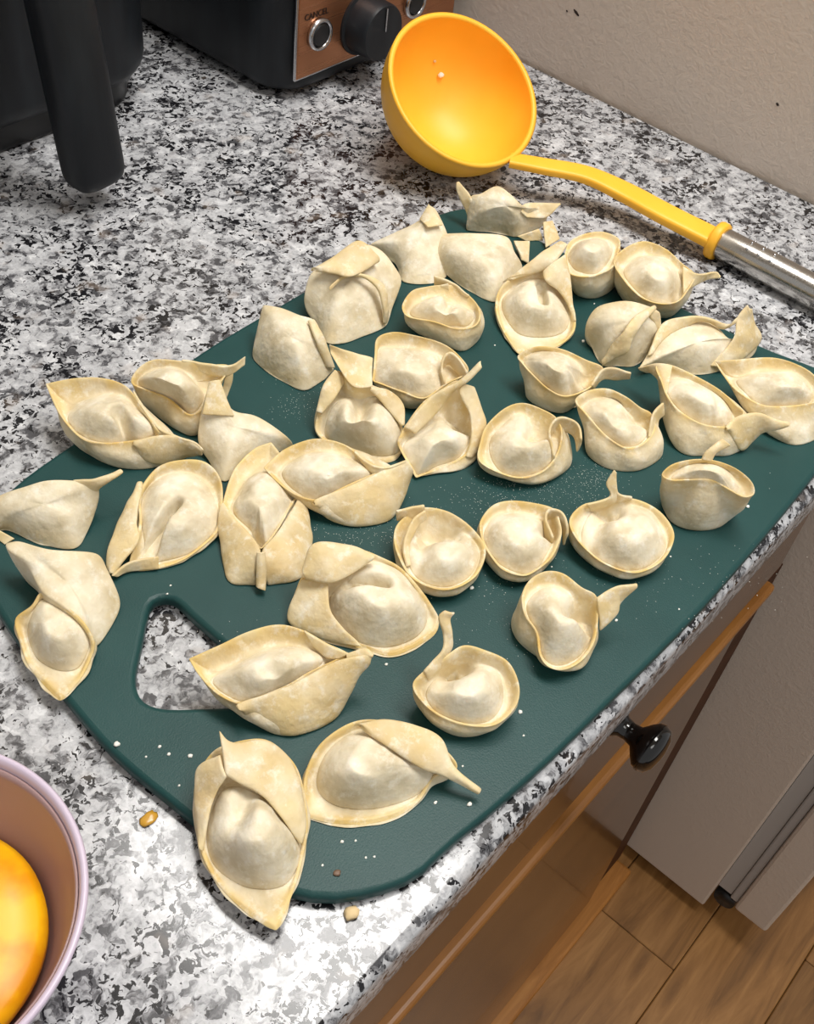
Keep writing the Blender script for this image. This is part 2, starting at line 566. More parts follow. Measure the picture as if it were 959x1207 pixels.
# ================================================================== cutting board
def board():
    zt = ZB
    px = [(0, 728), (78, 829), (137, 897), (222, 968), (290, 1028), (335, 1055), (388, 1064), (440, 1056), (489, 1037), (529, 1001), (580, 959), (639, 907), (700, 848), (834, 712), (959, 562)]
    L = [tuple(atz(u, v, ZB - 0.004)[:2]) for u, v in px]
    L += [(-0.215, 0.012), (-0.1835, 0.034)]
    L += [tuple(atz(u, v, ZB - 0.002)[:2]) for u, v in [(895, 410), (770, 349), (640, 288)]]
    L += [(-0.209, 0.284), (-0.236, 0.301)]
    L += [tuple(atz(u, v, ZB - 0.002)[:2]) for u, v in [(400, 322), (296, 382), (233, 421), (88, 524), (17, 576)]]
    L += [(-0.610, 0.268)]
    outer = closed_spline(L, 150)
    hp = [(181, 713), (203, 710), (228, 732), (262, 762), (300, 793), (308, 815), (285, 834), (240, 838), (192, 838), (168, 828), (160, 803), (168, 760), (174, 730)]
    hole = closed_spline([tuple(atz(u, v, ZB - 0.003)[:2]) for u, v in hp], 60)
    cu = bpy.data.curves.new('board_outline', 'CURVE')
    cu.dimensions = '2D'; cu.fill_mode = 'BOTH'
    cx, cy = -0.41, 0.155
    for L2 in (outer, hole):
        sp = cu.splines.new('POLY'); sp.points.add(len(L2) - 1)
        for p, q in zip(sp.points, L2): p.co = (q[0] - cx, q[1] - cy, 0, 1)
        sp.use_cyclic_u = True
    th = ZB - ZC
    bv = 0.0025
    cu.bevel_depth = bv; cu.bevel_resolution = 3; cu.offset = -bv
    cu.extrude = th / 2 - bv
    tmp = bpy.data.objects.new('tmp', cu); COL.objects.link(tmp)
    dg = bpy.context.evaluated_depsgraph_get()
    me = bpy.data.meshes.new_from_object(tmp.evaluated_get(dg))
    bpy.data.objects.remove(tmp)
    o = link('cutting_board', me, M['board'])
    o.location = (cx, cy, ZC + th / 2 + 0.0002)
    autosmooth(o, 50)
    tag(o, 'dark green plastic cutting board with a hand hole, covered in uncooked wontons', 'cutting board')
board()

# ================================================================== wontons
CR = {'Q1': (520, 200, 5.994), 'Q2': (430, 230, 5.994), 'Q3': (570, 260, 5.994), 'Q4': (290, 270, 4.795), 'Q5': (660, 260, 4.795),
      'Q6': (740, 340, 4.379), 'Q7': (600, 390, 4.795), 'Q8': (760, 400, 4.819), 'P1': (360, 380, 4.359), 'P2': (40, 410, 3.688),
      'P3': (210, 430, 4.468), 'P4': (300, 500, 4.795), 'P5': (0, 540, 3.425), 'P6': (550, 540, 3.688), 'P7': (330, 620, 3.1967),
      'P8': (210, 720, 3.9958), 'K7': (440, 390, 3.6885), 'K8': (440, 530, 3.6885), 'K12': (200, 820, 2.1795)}
TH = 0.0015


def w3(crop, p):
    x0, y0, s = CR[crop]
    return atz(x0 + p[0] / s, y0 + p[1] / s, ZB + p[2] * 0.001)


def set_edge(o, vals):
    a = o.data.attributes.new('edge', 'FLOAT', 'POINT')
    a.data.foreach_set('value', np.array(vals, dtype=np.float32))


def subsurf(o, lv=1):
    md = o.modifiers.new('smooth', 'SUBSURF'); md.levels = lv; md.render_levels = lv


def wob(p, s, amp):
    return amp * (noise.noise(Vector(p) * s))


def loop3(crop, pts, N):
    P = [w3(crop, q) for q in pts]
    cn = [len(q) > 3 for q in pts]
    return closed_spline(P, N, cn)


def circ_smooth(A, it):
    for _ in range(it):
        A = 0.25 * np.roll(A, 1, 0) + 0.5 * A + 0.25 * np.roll(A, -1, 0)
    return A


def base_loop(crop, rim, base, fs):
    N = len(rim)
    c = rim[:, :2].mean(0)
    if base is None:
        b = c + fs * (rim[:, :2] - c)
        b = circ_smooth(b, 14)
    else:
        B = closed_spline([w3(crop, (q[0], q[1], 0)) for q in base], 240)[:, :2]
        cb = B.mean(0)
        ab = np.arctan2(B[:, 1] - cb[1], B[:, 0] - cb[0])
        ar = np.unwrap(np.arctan2(rim[:, 1] - c[1], rim[:, 0] - c[0]))
        b = np.zeros((N, 2))
        for i in range(N):
            d = np.abs(np.angle(np.exp(1j * (ab - ar[i]))))
            b[i] = B[d.argmin()]
        b = circ_smooth(b, 3)
    return b, c


def shell_faces(nr, N, c0=None, c1=None):
    f = []
    for j in range(nr - 1):
        for i in range(N):
            f.append((j * N + i, j * N + (i + 1) % N, (j + 1) * N + (i + 1) % N, (j + 1) * N + i))
    if c0 is not None:
        for i in range(N): f.append((c0, (i + 1) % N, i))
    if c1 is not None:
        o = (nr - 1) * N
        for i in range(N): f.append((c1, o + i, o + (i + 1) % N))
    return f


def make_wrapper(root, crop, rim_pts, base=None, fs=0.74, tin=0.45, bulge=0.0018, N=116, mound=None, creases=(), ah=15):
    rim = loop3(crop, rim_pts, N)
    b, c = base_loop(crop, rim, base, fs)
    z0 = ZB + 0.0002
    cb = b.mean(0)
    inward = np.zeros((N, 2))
    for i in range(N):
        t = rim[(i + 2) % N, :2] - rim[i - 2, :2]
        nn = np.array([-t[1], t[0]]); l = np.linalg.norm(nn) + 1e-9; nn /= l
        if nn @ (c - rim[i, :2]) < 0: nn = -nn
        inward[i] = nn
    inward = circ_smooth(inward, 4)

    def wall(t, off=0.0):
        o = np.zeros((N, 3))
        for i in range(N):
            xy = b[i] * (1 - t) + rim[i, :2] * t
            bl = bulge * math.sin(math.pi * min(t * 1.15, 1)) if off == 0 else bulge * math.sin(math.pi * min(t * 1.15, 1))
            wv = wob((xy[0], xy[1], t * 0.02), 110, 0.0014) * math.sin(math.pi * t) + wob((xy[0] * 3, xy[1] * 3, t * 0.2), 40, 0.0008) * math.sin(math.pi * t)
            xy = xy - inward[i] * (bl + wv) + inward[i] * off
            o[i, :2] = xy
            o[i, 2] = z0 + (rim[i, 2] - z0) * (t ** 0.9)
        return o
    rings, ed = [], []
    for s in (0.5, 0.92):
        q = np.zeros((N, 3)); q[:, :2] = cb + (b - cb) * s; q[:, 2] = z0; rings.append(q); ed.append(0)
    for t, e in ((0.0, 0), (0.08, 0), (0.25, 0.05), (0.45, 0.15), (0.65, 0.35), (0.85, 0.6), (0.96, 0.8)):
        q = wall(t)
        if t == 0.0: q[:, 2] = z0
        rings.append(q); ed.append(e)
    top = rim.copy(); rings.append(top); ed.append(1)
    t2 = rim.copy(); t2[:, :2] += inward * TH * 0.5; t2[:, 2] += TH * 0.25; rings.append(t2); ed.append(1)
    t3 = wall(0.95, TH); t3[:, 2] = np.maximum(t3[:, 2], ZB + 0.0022); rings.append(t3); ed.append(0.9)
    if mound is not None:
        D = loop3(crop, mound, 240)
        dc = D[:, :2].mean(0)
        ad = np.arctan2(D[:, 1] - dc[1], D[:, 0] - dc[0])
        Lm = np.zeros((N, 3))
        for i in range(N):
            an = math.atan2(t3[i, 1] - dc[1], t3[i, 0] - dc[0])
            Lm[i] = D[np.abs(np.angle(np.exp(1j * (ad - an)))).argmin()]
        Lm = circ_smooth(Lm, 3)
        for i in range(N):                       # never above the wrapper rim
            Lm[i, 2] = max(min(Lm[i, 2] - 0.0015, t3[i, 2] - 0.0006), ZB + 0.0018)
        gap = np.linalg.norm(Lm - t3, axis=1)
        for f, e in ((0.25, 0.7), (0.5, 0.45), (0.75, 0.3), (1.0, 0.15)):
            q = t3 * (1 - f) + Lm * f
            q[:, 2] -= np.minimum(gap * 0.42, 0.0045) * math.sin(math.pi * f) ** 0.7
            for i in range(N): q[i, 2] += wob((q[i, 0], q[i, 1], 0.5), 130, 0.0007) * math.sin(math.pi * f)
            for i in range(N): q[i, 2] -= crease_disp(crop, creases, q[i, :2], ah) * f
            q[:, 2] = np.maximum(q[:, 2], ZB + 0.0016)
            if f == 1.0: Lm = q.copy()
            rings.append(q); ed.append(e)
    else:
        for t in (0.82, 0.65, tin):
            if t >= tin:
                q = wall(t, TH * 1.05); rings.append(q); ed.append(0.55)
    last = rings[-1]
    lc = np.array([*last[:, :2].mean(0), last[:, 2].mean()])
    if mound is not None:
        q = last.copy(); q[:, 2] -= 0.0008; q[:, :2] += (lc[:2] - q[:, :2]) * 0.06; rings.append(q); ed.append(0.1)
        last = q; lc[2] -= 0.001
    for s in (0.75, 0.45, 0.2):
        q = lc + (last - lc) * s; rings.append(q); ed.append(0.2)
    vs = np.vstack(rings).tolist()
    evals = np.repeat(ed, N).tolist()
    c0 = len(vs); vs.append((cb[0], cb[1], z0)); evals.append(0)
    c1 = len(vs); vs.append(tuple(lc)); evals.append(0.2)
    o = pydata('wrapper', vs, shell_faces(len(rings), N, c0, c1), M['dough'], root)
    set_edge(o, evals); subsurf(o)
    return Lm if mound is not None else None


def crease_disp(crop, creases, xy, h):
    d = 0.0
    for (x1, y1, x2, y2, dep, wid) in creases:
        a = w3(crop, (x1, y1, h))[:2]; b = w3(crop, (x2, y2, h))[:2]
        ab = b - a; t = max(0, min(1, ((xy - a) @ ab) / (ab @ ab + 1e-12)))
        dist = np.linalg.norm(xy - a - t * ab) * 1000
        d += dep * math.exp(-(dist / wid) ** 2) * (0.35 + 0.65 * math.sin(math.pi * (0.15 + 0.7 * t)))
    return d * 0.0016


def make_mound(root, crop, out_pts, apex, creases=(), N=64, lump=0.0017, L=None):
    flat = L is None
    if L is None: L = loop3(crop, out_pts, N)
    N = len(L)
    A = w3(crop, apex)
    rings, ed = [], []
    q = L.copy(); q[:, 2] = np.maximum(q[:, 2] - 0.004, ZB + 0.0008)
    q[:, :2] += (L[:, :2].mean(0) - q[:, :2]) * 0.04
    rings.append(q); ed.append(0.15)
    ss = [0.0, 0.04] + list(np.linspace(0.09, 0.96, 20))
    for s in ss:
        q = np.zeros((N, 3))
        x_ = min(1, s * 1.3); g = 0.82 * math.sin(x_ * math.pi / 2) + 0.18 * (3 * x_ * x_ - 2 * x_ ** 3)
        for i in range(N):
            q[i, :2] = L[i, :2] * (1 - s) + A[:2] * s
            z = L[i, 2] * (1 - g) + A[2] * g
            z += wob((q[i, 0], q[i, 1], 0.3), 75, lump) * min(1, s * 4) + wob((q[i, 0], q[i, 1], 0.9), 190, lump * 0.4) * min(1, s * 4)
            z -= crease_disp(crop, creases, q[i, :2], apex[2]) * (min(1, s * 8) if flat else 1 - 0.9 * (1 - s) ** 8)
            q[i, 2] = max(z, ZB + 0.001)
        rings.append(q); ed.append(0.12 if s < 0.1 else 0.0)
    vs = np.vstack(rings).tolist(); ev = np.repeat(ed, N).tolist()
    c0 = len(vs); lo = rings[0]; vs.append((lo[:, 0].mean(), lo[:, 1].mean(), lo[:, 2].min())); ev.append(0)
    az = A[2] + wob((A[0], A[1], 0.3), 75, lump) - crease_disp(crop, creases, A[:2], apex[2])
    c1 = len(vs); vs.append((A[0], A[1], az)); ev.append(0)
    o = pydata('filling_mound', vs, shell_faces(len(rings), N, c0, c1), M['dough'], root)
    set_edge(o, ev); subsurf(o)
    return o


def smooth_top(o, start, it):
    bm = bmesh.new(); bm.from_mesh(o.data); bm.verts.ensure_lookup_table()
    vv = [v for v in bm.verts if v.index >= start]
    for _ in range(it):
        bmesh.ops.smooth_vert(bm, verts=vv, factor=0.5, use_axis_x=True, use_axis_y=True, use_axis_z=True)
    bm.to_mesh(o.data); bm.free()


def make_pouch(root, crop, out_pts, ridge, fs=0.86, N=96, edge=0.35, creases=(), lump=0.0017, base=None):
    L = loop3(crop, out_pts, N)
    b, c = base_loop(crop, L, base, fs)
    Rg = open_spline([w3(crop, q) for q in ridge], 30)
    z0 = ZB + 0.0002
    rings, ed = [], []
    cb = b.mean(0)
    q = np.zeros((N, 3)); q[:, :2] = cb + (b - cb) * 0.5; q[:, 2] = z0; rings.append(q); ed.append(0)
    for t in (0.0, 0.06, 0.3, 0.6, 0.88):
        q = np.zeros((N, 3)); tt = t
        q[:, :2] = b * (1 - tt) + L[:, :2] * tt
        out = q[:, :2] - c; out /= (np.linalg.norm(out, axis=1)[:, None] + 1e-9)
        for i in range(N):
            q[i, :2] += out[i] * (0.0012 * math.sin(math.pi * t) + wob((q[i, 0], q[i, 1], t * 0.02), 120, 0.001) * math.sin(math.pi * t))
        q[:, 2] = z0 + (np.maximum(L[:, 2], z0 + 0.0006) - z0) * t
        rings.append(q); ed.append(0.1 + 0.3 * t * edge)
    near = np.array([Rg[np.linalg.norm(Rg[:, :2] - p[:2], axis=1).argmin()] for p in L])
    near = circ_smooth(near, 6)
    for s in (0.0, 0.06, 0.15, 0.27, 0.4, 0.55, 0.7, 0.84, 0.95):
        g = math.sin(s * math.pi / 2)
        q = L * (1 - s) + near * s
        q[:, 2] = np.maximum(L[:, 2], z0 + 0.0006) * (1 - g) + near[:, 2] * g
        for i in range(N):
            q[i, 2] += (wob((q[i, 0], q[i, 1], 0.3), 80, lump) + wob((q[i, 0], q[i, 1], 0.9), 180, lump * 0.4)) * min(1, s * 4)
            q[i, 2] -= crease_disp(crop, creases, q[i, :2], ridge[0][2]) * min(1, s * 8)
        rings.append(q); ed.append(edge * max(0, 1 - s * 3))
    vs = np.vstack(rings).tolist(); ev = np.repeat(ed, N).tolist()
    c0 = len(vs); vs.append((cb[0], cb[1], z0)); ev.append(0)
    lo = rings[-1]
    c1 = len(vs); vs.append(tuple(lo.mean(0))); ev.append(0)
    o = pydata('wrapper', vs, shell_faces(len(rings), N, c0, c1), M['dough'], root)
    smooth_top(o, 7 * N, 45)
    set_edge(o, ev); subsurf(o)
    return o


def make_flap(root, crop, A, B, arch=0.0, name='folded_corner', th=TH, Mn=26, K=7, edge=0.62):
    a = open_spline([w3(crop, q) for q in A], Mn); b = open_spline([w3(crop, q) for q in B], Mn)
    G = np.zeros((Mn, K, 3))
    for j in range(K):
        s = j / (K - 1); G[:, j] = a * (1 - s) + b * s
    du = np.gradient(G, axis=0); dv = np.gradient(G, axis=1)
    nrm = np.cross(du, dv); nrm /= (np.linalg.norm(nrm, axis=2)[:, :, None] + 1e-12)
    if nrm[:, :, 2].mean() < 0: nrm = -nrm
    for j in range(K):
        s = j / (K - 1)
        for i in range(Mn):
            amp = arch * 0.001 * math.sin(math.pi * s)
            G[i, j] += nrm[i, j] * (amp + wob(G[i, j], 140, 0.0007))
    T = G + nrm * th * 0.5; Bt = G - nrm * th * 0.5
    for Q in (T, Bt): Q[:, :, 2] = np.maximum(Q[:, :, 2], ZB + 0.0003)
    vs = T.reshape(-1, 3).tolist() + Bt.reshape(-1, 3).tolist()
    off = Mn * K
    f = []
    for i in range(Mn - 1):
        for j in range(K - 1):
            p = (i * K + j, i * K + j + 1, (i + 1) * K + j + 1, (i + 1) * K + j)
            f.append(p); f.append(tuple(off + x for x in reversed(p)))
    per = [i * K for i in range(Mn)] + [(Mn - 1) * K + j for j in range(1, K)] + [i * K + K - 1 for i in range(Mn - 2, -1, -1)] + [j for j in range(K - 2, 0, -1)]
    for x, y in zip(per, per[1:] + per[:1]): f.append((x, y, off + y, off + x))
    o = pydata(name, vs, f, M['dough'], root)
    set_edge(o, [edge] * len(vs)); subsurf(o)
    return o


def drop(A, d):
    return [(x, y + 0, max(h - d, 1)) for x, y, h in A]


def make_strip(root, crop, A, d, name='wrapper_tail', edge=0.65):
    """upright ribbon: lower edge d mm straight below the traced upper edge"""
    a = [w3(crop, q) for q in A]
    x0, y0, s = CR[crop]

    def px(P):
        c = RC @ (P - CAM); return ((FPX * c[0] / c[2] + CX - x0) * s, (FPX * c[1] / c[2] + CY - y0) * s)
    B = []
    for P, q in zip(a, A):
        h = max(q[2] - d, 1.0); P2 = np.array([P[0], P[1], ZB + h * 0.001]); u, v = px(P2); B.append((u, v, h))
    return make_flap(root, crop, A, B, name=name, edge=edge)


def wonton(crop, label, cup=None, base=None, fs=0.74, tin=0.45, mound=None, apex=None, creases=(), pouch=None, ridge=None,
           flaps=(), strips=(), pfs=0.86, pbase=None, lump=0.0017, bulge=0.0018, pedge=0.35):
    src = cup or pouch
    c = np.mean([w3(crop, q)[:2] for q in src], 0)
    root = empty('wonton', (float(c[0]), float(c[1]), ZB + 0.0002))
    tag(root, label, 'wonton', 'wontons on the cutting board')
    Lm = None
    if cup: Lm = make_wrapper(root, crop, cup, base, fs, tin, bulge, mound=mound, creases=creases, ah=apex[2] if apex else 15)
    if pouch: make_pouch(root, crop, pouch, ridge, pfs, base=pbase, creases=creases if not mound else (), lump=lump, edge=pedge)
    if mound: make_mound(root, crop, mound, apex, creases, lump=lump, L=Lm)
    for f in flaps:
        make_flap(root, crop, f[0], f[1], arch=f[2] if len(f) > 2 else 0.0)
    for s in strips:
        make_strip(root, crop, s[0], s[1])
    return root

C1 = 1
wonton('Q1', 'wonton nearest the ladle bowl, seen from behind, with horn-like corners',
       pouch=[(185,330,9),(205,185,20),(270,170,23),(390,108,28),(480,160,27),(590,262,21),(700,272,17),(750,345,9),(640,420,4),(530,475,1),(400,450,0),(190,437,0)],
       ridge=[(300,240,25),(400,190,29),(560,300,19)],
       flaps=[([(190,330,8),(110,160,20),(105,88,25)],[(220,340,9),(212,195,20),(122,85,25)]),
              ([(560,300,18),(600,236,20),(842,238,18)],[(600,340,14),(740,340,12),(845,242,18)]),
              ([(715,372,10),(735,555,2)],[(785,360,10),(838,490,3)]),
              ([(530,470,3),(690,415,7)],[(600,505,0),(720,505,0)])])
wonton('Q2', 'pale wonton with one corner peaked upright, left of the flat-backed wonton below the ladle',
       pouch=[(30,345,6,1),(200,265,13),(385,172,20),(448,58,28,1),(500,90,27),(580,258,18),(610,400,9),(580,570,1),(470,630,0),(270,620,0),(220,480,3),(110,400,4)],
       ridge=[(300,340,18),(430,240,24),(480,390,14)],
       flaps=[([(385,172,22),(448,56,30)],[(440,225,25),(548,218,23)])])
wonton('Q2', 'plump flat-backed wonton with floury square-cornered top, just below the wonton nearest the ladle',
       pouch=[(518,268,17,1),(760,262,22),(1000,285,21),(1060,400,16),(1114,510,7),(1050,650,1),(919,765,0),(750,690,0),(620,600,1),(510,480,6),(490,390,11)],
       ridge=[(640,400,22),(900,430,23)],
       flaps=[([(1045,325,8),(1160,325,5)],[(1110,460,4),(1155,485,1)])])
wonton('Q4', 'round wonton with a wide corner folded down over its top, beside the granite',
       pouch=[(330,360,14),(372,235,23),(520,140,27),(640,75,29),(760,110,25),(850,220,17),(880,290,12),(830,430,5),(780,560,0),(640,620,0),(540,655,0),(450,650,0),(390,540,1),(340,450,6)],
       ridge=[(500,290,26),(660,240,27)],
       flaps=[([(365,240,27),(500,150,32),(630,63,35),(735,140,31)],[(385,238,28),(500,255,29),(600,272,29),(755,185,28)], 1.5),
              ([(470,345,23),(550,278,26.5),(650,272,27),(735,332,23),(770,430,15),(775,535,4)],[(475,335,23),(552,262,27),(665,255,28),(775,315,23),(802,430,13),(790,535,2)],0.6)])
wonton('Q2', 'small deep cup wonton with floury filling and one upright back corner',
       cup=[(262,770,17),(330,675,19),(440,645,20),(560,632,21),(640,640,21),(740,710,20),(805,790,19),(814,880,17),(760,935,15),(640,945,15),(480,895,16),(330,870,16),(275,840,17)],
       base=[(350,960),(430,1010),(560,1060),(690,1112),(800,1030),(826,920),(760,850),(560,800),(400,820)],
       mound=[(310,820,13),(400,740,18),(530,690,21),(590,740,20),(660,745,20),(720,790,18),(780,800,17),(770,870,14),(700,915,13),(560,880,14),(430,875,14)], apex=(560,800,22), creases=[(600,740,560,830,3,4)],
       flaps=[([(485,572,25),(600,608,23),(740,708,21)],[(490,640,15),(600,700,12),(720,780,10)]),([(535,640,21),(588,625,23)],[(560,690,15),(605,740,12)])])
wonton('Q3', 'teardrop wonton whose wrapper edges cross to a tall point above a dark slit',
       cup=[(190,405,16),(400,310,20),(560,270,24),(610,420,18),(632,600,11),(652,740,7),(605,830,4),(520,890,2),(380,940,2),(240,945,2,1),(150,810,3),(95,690,5),(80,580,7),(110,480,12)], fs=0.86,
       mound=[(140,520,9),(220,450,13),(310,400,17),(430,400,17),(500,480,15),(580,600,10),(612,700,7),(560,780,4),(420,815,3),(260,795,3),(165,690,5),(125,590,7)], apex=(370,600,19), creases=[(430,560,408,420,13,2.0)],
       flaps=[([(130,440,13),(310,300,25),(420,215,30),(540,145,35)],[(200,412,17),(400,360,22),(500,300,28),(597,172,35)],1.0),
              ([(578,232,31),(612,400,21),(628,580,12),(652,720,7)],[(413,360,24),(432,430,22),(525,500,16),(605,620,11),(630,720,7)],1.2)])
wonton('Q5', 'cup wonton half hidden between the teardrop wonton and the cup by the ladle collar',
       cup=[(28,170,22),(55,115,25),(130,75,28),(240,62,30),(335,105,28),(330,180,25),(300,262,22),(200,312,20),(110,317,20),(40,292,20),(22,230,21)],
       base=[(65,360),(90,425),(180,446),(260,420),(310,370),(300,300),(180,280),(80,300)],
       mound=[(45,180,22),(100,105,27),(200,80,30),(285,105,29),(305,160,26),(262,240,22),(200,290,20),(110,275,20),(60,235,21)], apex=(180,160,33))
wonton('Q5', 'cup wonton with a frilled tail at its right, beside the yellow ladle collar',
       cup=[(300,240,23),(330,180,26),(420,125,29),(500,118,30),(600,160,29),(690,240,27),(765,310,24),(720,400,21),(660,462,19),(560,472,19),(450,432,20),(360,340,22)],
       base=[(318,400),(400,500),(520,545),(600,555),(660,520),(695,440),(600,380),(450,340),(350,350)],
       mound=[(360,270,20),(430,195,25),(520,185,27),(600,200,27),(660,270,25),(692,400,18),(620,452,17),(500,435,18),(400,350,20)], apex=(540,310,30), creases=[(710,300,695,380,4,4)],
       flaps=[([(690,255,27),(780,300,26),(880,288,26),(905,315,25)],[(695,430,16),(760,365,19),(830,335,21),(905,325,24)])])
wonton('Q5', 'smooth rounded wonton with a slanting fold ridge, below the cup by the ladle collar',
       pouch=[(148,580,14),(200,490,22),(300,455,27),(400,450,28),(530,490,26),(570,530,23),(562,640,15),(530,700,9),(450,800,1),(400,830,0),(320,825,0),(240,827,0),(190,720,3),(155,640,9)],
       ridge=[(300,580,28),(450,560,29)],
       flaps=[([(240,826,2),(320,775,9),(385,745,13),(405,685,19),(465,585,27),(545,500,29)],[(238,790,4),(290,700,15),(345,640,23),(380,590,27),(430,530,30),(520,486,29)],1.2),
              ([(512,505,29),(560,518,27),(572,600,19)],[(508,548,26),(530,585,21),(540,655,13)])])
wonton('Q6', 'leaf-shaped wonton with a horn standing at its right, at the far right board edge',
       pouch=[(50,415,7,1),(110,320,11),(160,220,15),(290,165,19),(390,155,20),(470,205,18),(530,265,14),(610,270,12),(670,290,6),(630,360,2),(450,430,1),(330,440,1),(180,415,2)],
       ridge=[(270,310,17),(420,250,20)],
       flaps=[([(100,350,12),(170,185,20),(290,145,24),(400,148,25),(520,185,22),(575,148,25)],[(120,340,11),(190,260,15),(280,205,18),(400,165,21),(485,215,19),(560,170,24)],0.8),
              ([(420,400,5),(540,260,17),(560,150,25),(615,82,31)],[(540,420,2),(685,270,9),(655,180,19),(640,105,30)],1.5)])
wonton('Q6', 'large floury wonton cut by the right frame edge',
       cup=[(440,375,20,1),(560,365,24),(740,355,26),(870,390,27),(965,450,26),(1010,540,22),(960,590,18),(800,612,16),(680,600,15),(560,530,16),(490,450,18)],
       base=[(620,650),(700,740),(780,790),(860,818),(960,790),(1040,720),(1040,600),(900,560),(720,580)],
       mound=[(560,460,18),(700,420,23),(870,425,25),(950,510,22),(940,580,17),(800,602,15),(680,590,15),(610,530,16)], apex=(830,500,25.5), lump=0.001)
wonton('Q6', 'large wonton with a twisted tail pointing right, behind the tall bucket-like cup',
       cup=[(140,400,25),(210,390,26),(330,440,25),(470,520,22),(560,600,20),(600,640,19),(560,690,17),(500,717,16),(380,702,17),(270,640,19),(200,560,21),(168,480,23)],
       base=[(190,720),(240,830),(310,870),(420,868),(520,868),(610,820),(670,740),(620,690),(450,640),(280,620),(200,640)],
       mound=[(205,480,22),(300,455,24),(470,540,20),(545,640,16),(510,702,14),(380,692,15),(280,625,17),(215,550,20)], apex=(390,580,25), creases=[(475,560,515,690,3,3)],
       flaps=[([(500,716,16.5),(570,655,20),(680,640,22),(770,680,20),(835,690,20)],[(505,722,15.5),(580,840,2),(650,780,5),(700,742,10),(780,725,14),(832,705,18)],1.5),
              ([(52,408,16),(150,385,26),(230,395,26)],[(60,420,15),(130,440,18),(200,560,20)])])
wonton('Q7', 'boat-shaped cup wonton with a tail turned right, below the teardrop wonton',
       cup=[(45,140,20),(120,95,24),(200,85,26),(310,105,26),(430,160,24),(530,205,22),(500,275,18),(440,335,16),(320,372,15),(220,332,16),(120,240,18),(70,185,19)],
       base=[(90,360),(110,400),(200,450),(300,470),(370,430),(480,330),(420,280),(260,260),(140,290)],
       mound=[(85,165,20),(160,105,24),(300,115,26),(395,180,23),(415,260,19),(445,300,16),(380,345,15),(290,352,15),(180,280,17)], apex=(265,215,28), creases=[(425,220,470,265,7,5)],
       flaps=[([(460,310,17),(520,225,22),(590,205,23),(690,240,19)],[(470,330,13),(530,278,15),(600,280,13),(682,270,13)])])
wonton('Q4', 'lumpy closed wonton with rounded back, lying over the upper left board edge',
       pouch=[(45,640,8),(92,420,22,1),(200,440,25),(300,480,26),(390,510,24),(430,600,18),(470,720,10),(500,790,3,1),(420,870,0),(325,920,0),(200,860,0),(90,790,0),(40,730,1)],
       ridge=[(180,580,26),(310,620,24)], creases=[(120,620,180,760,3,5)],
       flaps=[([(385,512,26),(440,620,19),(503,785,5)],[(345,520,26),(395,640,20),(450,780,6)],0.8)])
wonton('P1', 'plump wonton with a pinched crease and a yellow corner flap on top',
       cup=[(160,245,26),(240,300,26),(340,320,25),(430,370,20),(495,520,9),(508,640,3),(430,717,1),(300,700,1),(130,630,1),(52,560,4),(60,460,11),(92,330,20)], fs=0.9,
       mound=[(110,470,12),(170,390,17),(290,345,21),(380,370,20),(450,450,14),(495,560,7),(495,660,2),(380,695,1),(220,640,2),(110,560,7)], apex=(290,490,24), creases=[(295,345,285,450,7,5),(285,450,220,470,3,4)],
       flaps=[([(150,240,28),(88,325,22),(52,460,12)],[(206,300,23),(150,392,18),(85,470,12)],0.8),
              ([(335,330,26),(430,350,22),(502,420,15),(508,530,9)],[(330,350,24),(400,425,19),(492,535,9)],0.8),
              ([(118,112,35),(200,140,35),(348,180,31)],[(132,165,33),(215,305,27),(265,338,26),(345,332,26)],-2)])
wonton('P1', 'wonton with a flat square face and curled loop, below the small deep cup',
       cup=[(365,80,24),(450,48,26),(560,65,27),(700,105,27),(790,170,25),(838,255,21),(720,320,17),(610,392,12),(500,360,12),(340,302,13,1),(352,170,19)],
       base=[(400,330),(500,440),(600,440),(720,380),(760,260),(600,200),(430,240)],
       mound=[(375,130,20),(470,118,23),(560,125,25),(670,160,24),(712,260,19),(700,325,16),(610,378,12),(480,348,12),(352,292,13)], apex=(540,240,22), lump=0.0008,
       strips=[([(715,305,19),(700,205,25),(740,150,29),(790,190,27),(832,258,23)],9)])
wonton('P1', 'wonton with two long wrapper tails crossing above an open gap',
       cup=[(470,610,11),(510,530,15),(600,410,20),(700,340,24),(790,300,27),(845,430,18),(865,540,12),(848,650,8),(800,702,5),(690,752,3),(565,802,2,1),(520,720,5),(480,650,8)], fs=0.85,
       base=[(560,720),(700,760),(800,762),(880,690),(860,560),(760,440),(620,520)],
       mound=[(500,620,9),(580,545,13),(740,470,17),(845,520,13),(842,600,10),(790,685,5),(680,728,3),(580,778,3),(525,700,5)], apex=(690,600,17), creases=[(560,570,640,500,1.5,4),(760,390,820,440,14,8)],
       flaps=[([(500,540,16),(640,380,26),(800,290,33),(903,198,41)],[(560,575,12),(680,460,18),(755,360,26),(830,310,33),(908,232,40)],0.8),
              ([(800,310,31),(788,370,27),(840,470,20),(850,600,12),(825,692,6)],[(868,330,29),(908,450,19),(930,530,13),(900,640,6),(850,702,3)],0.8)])
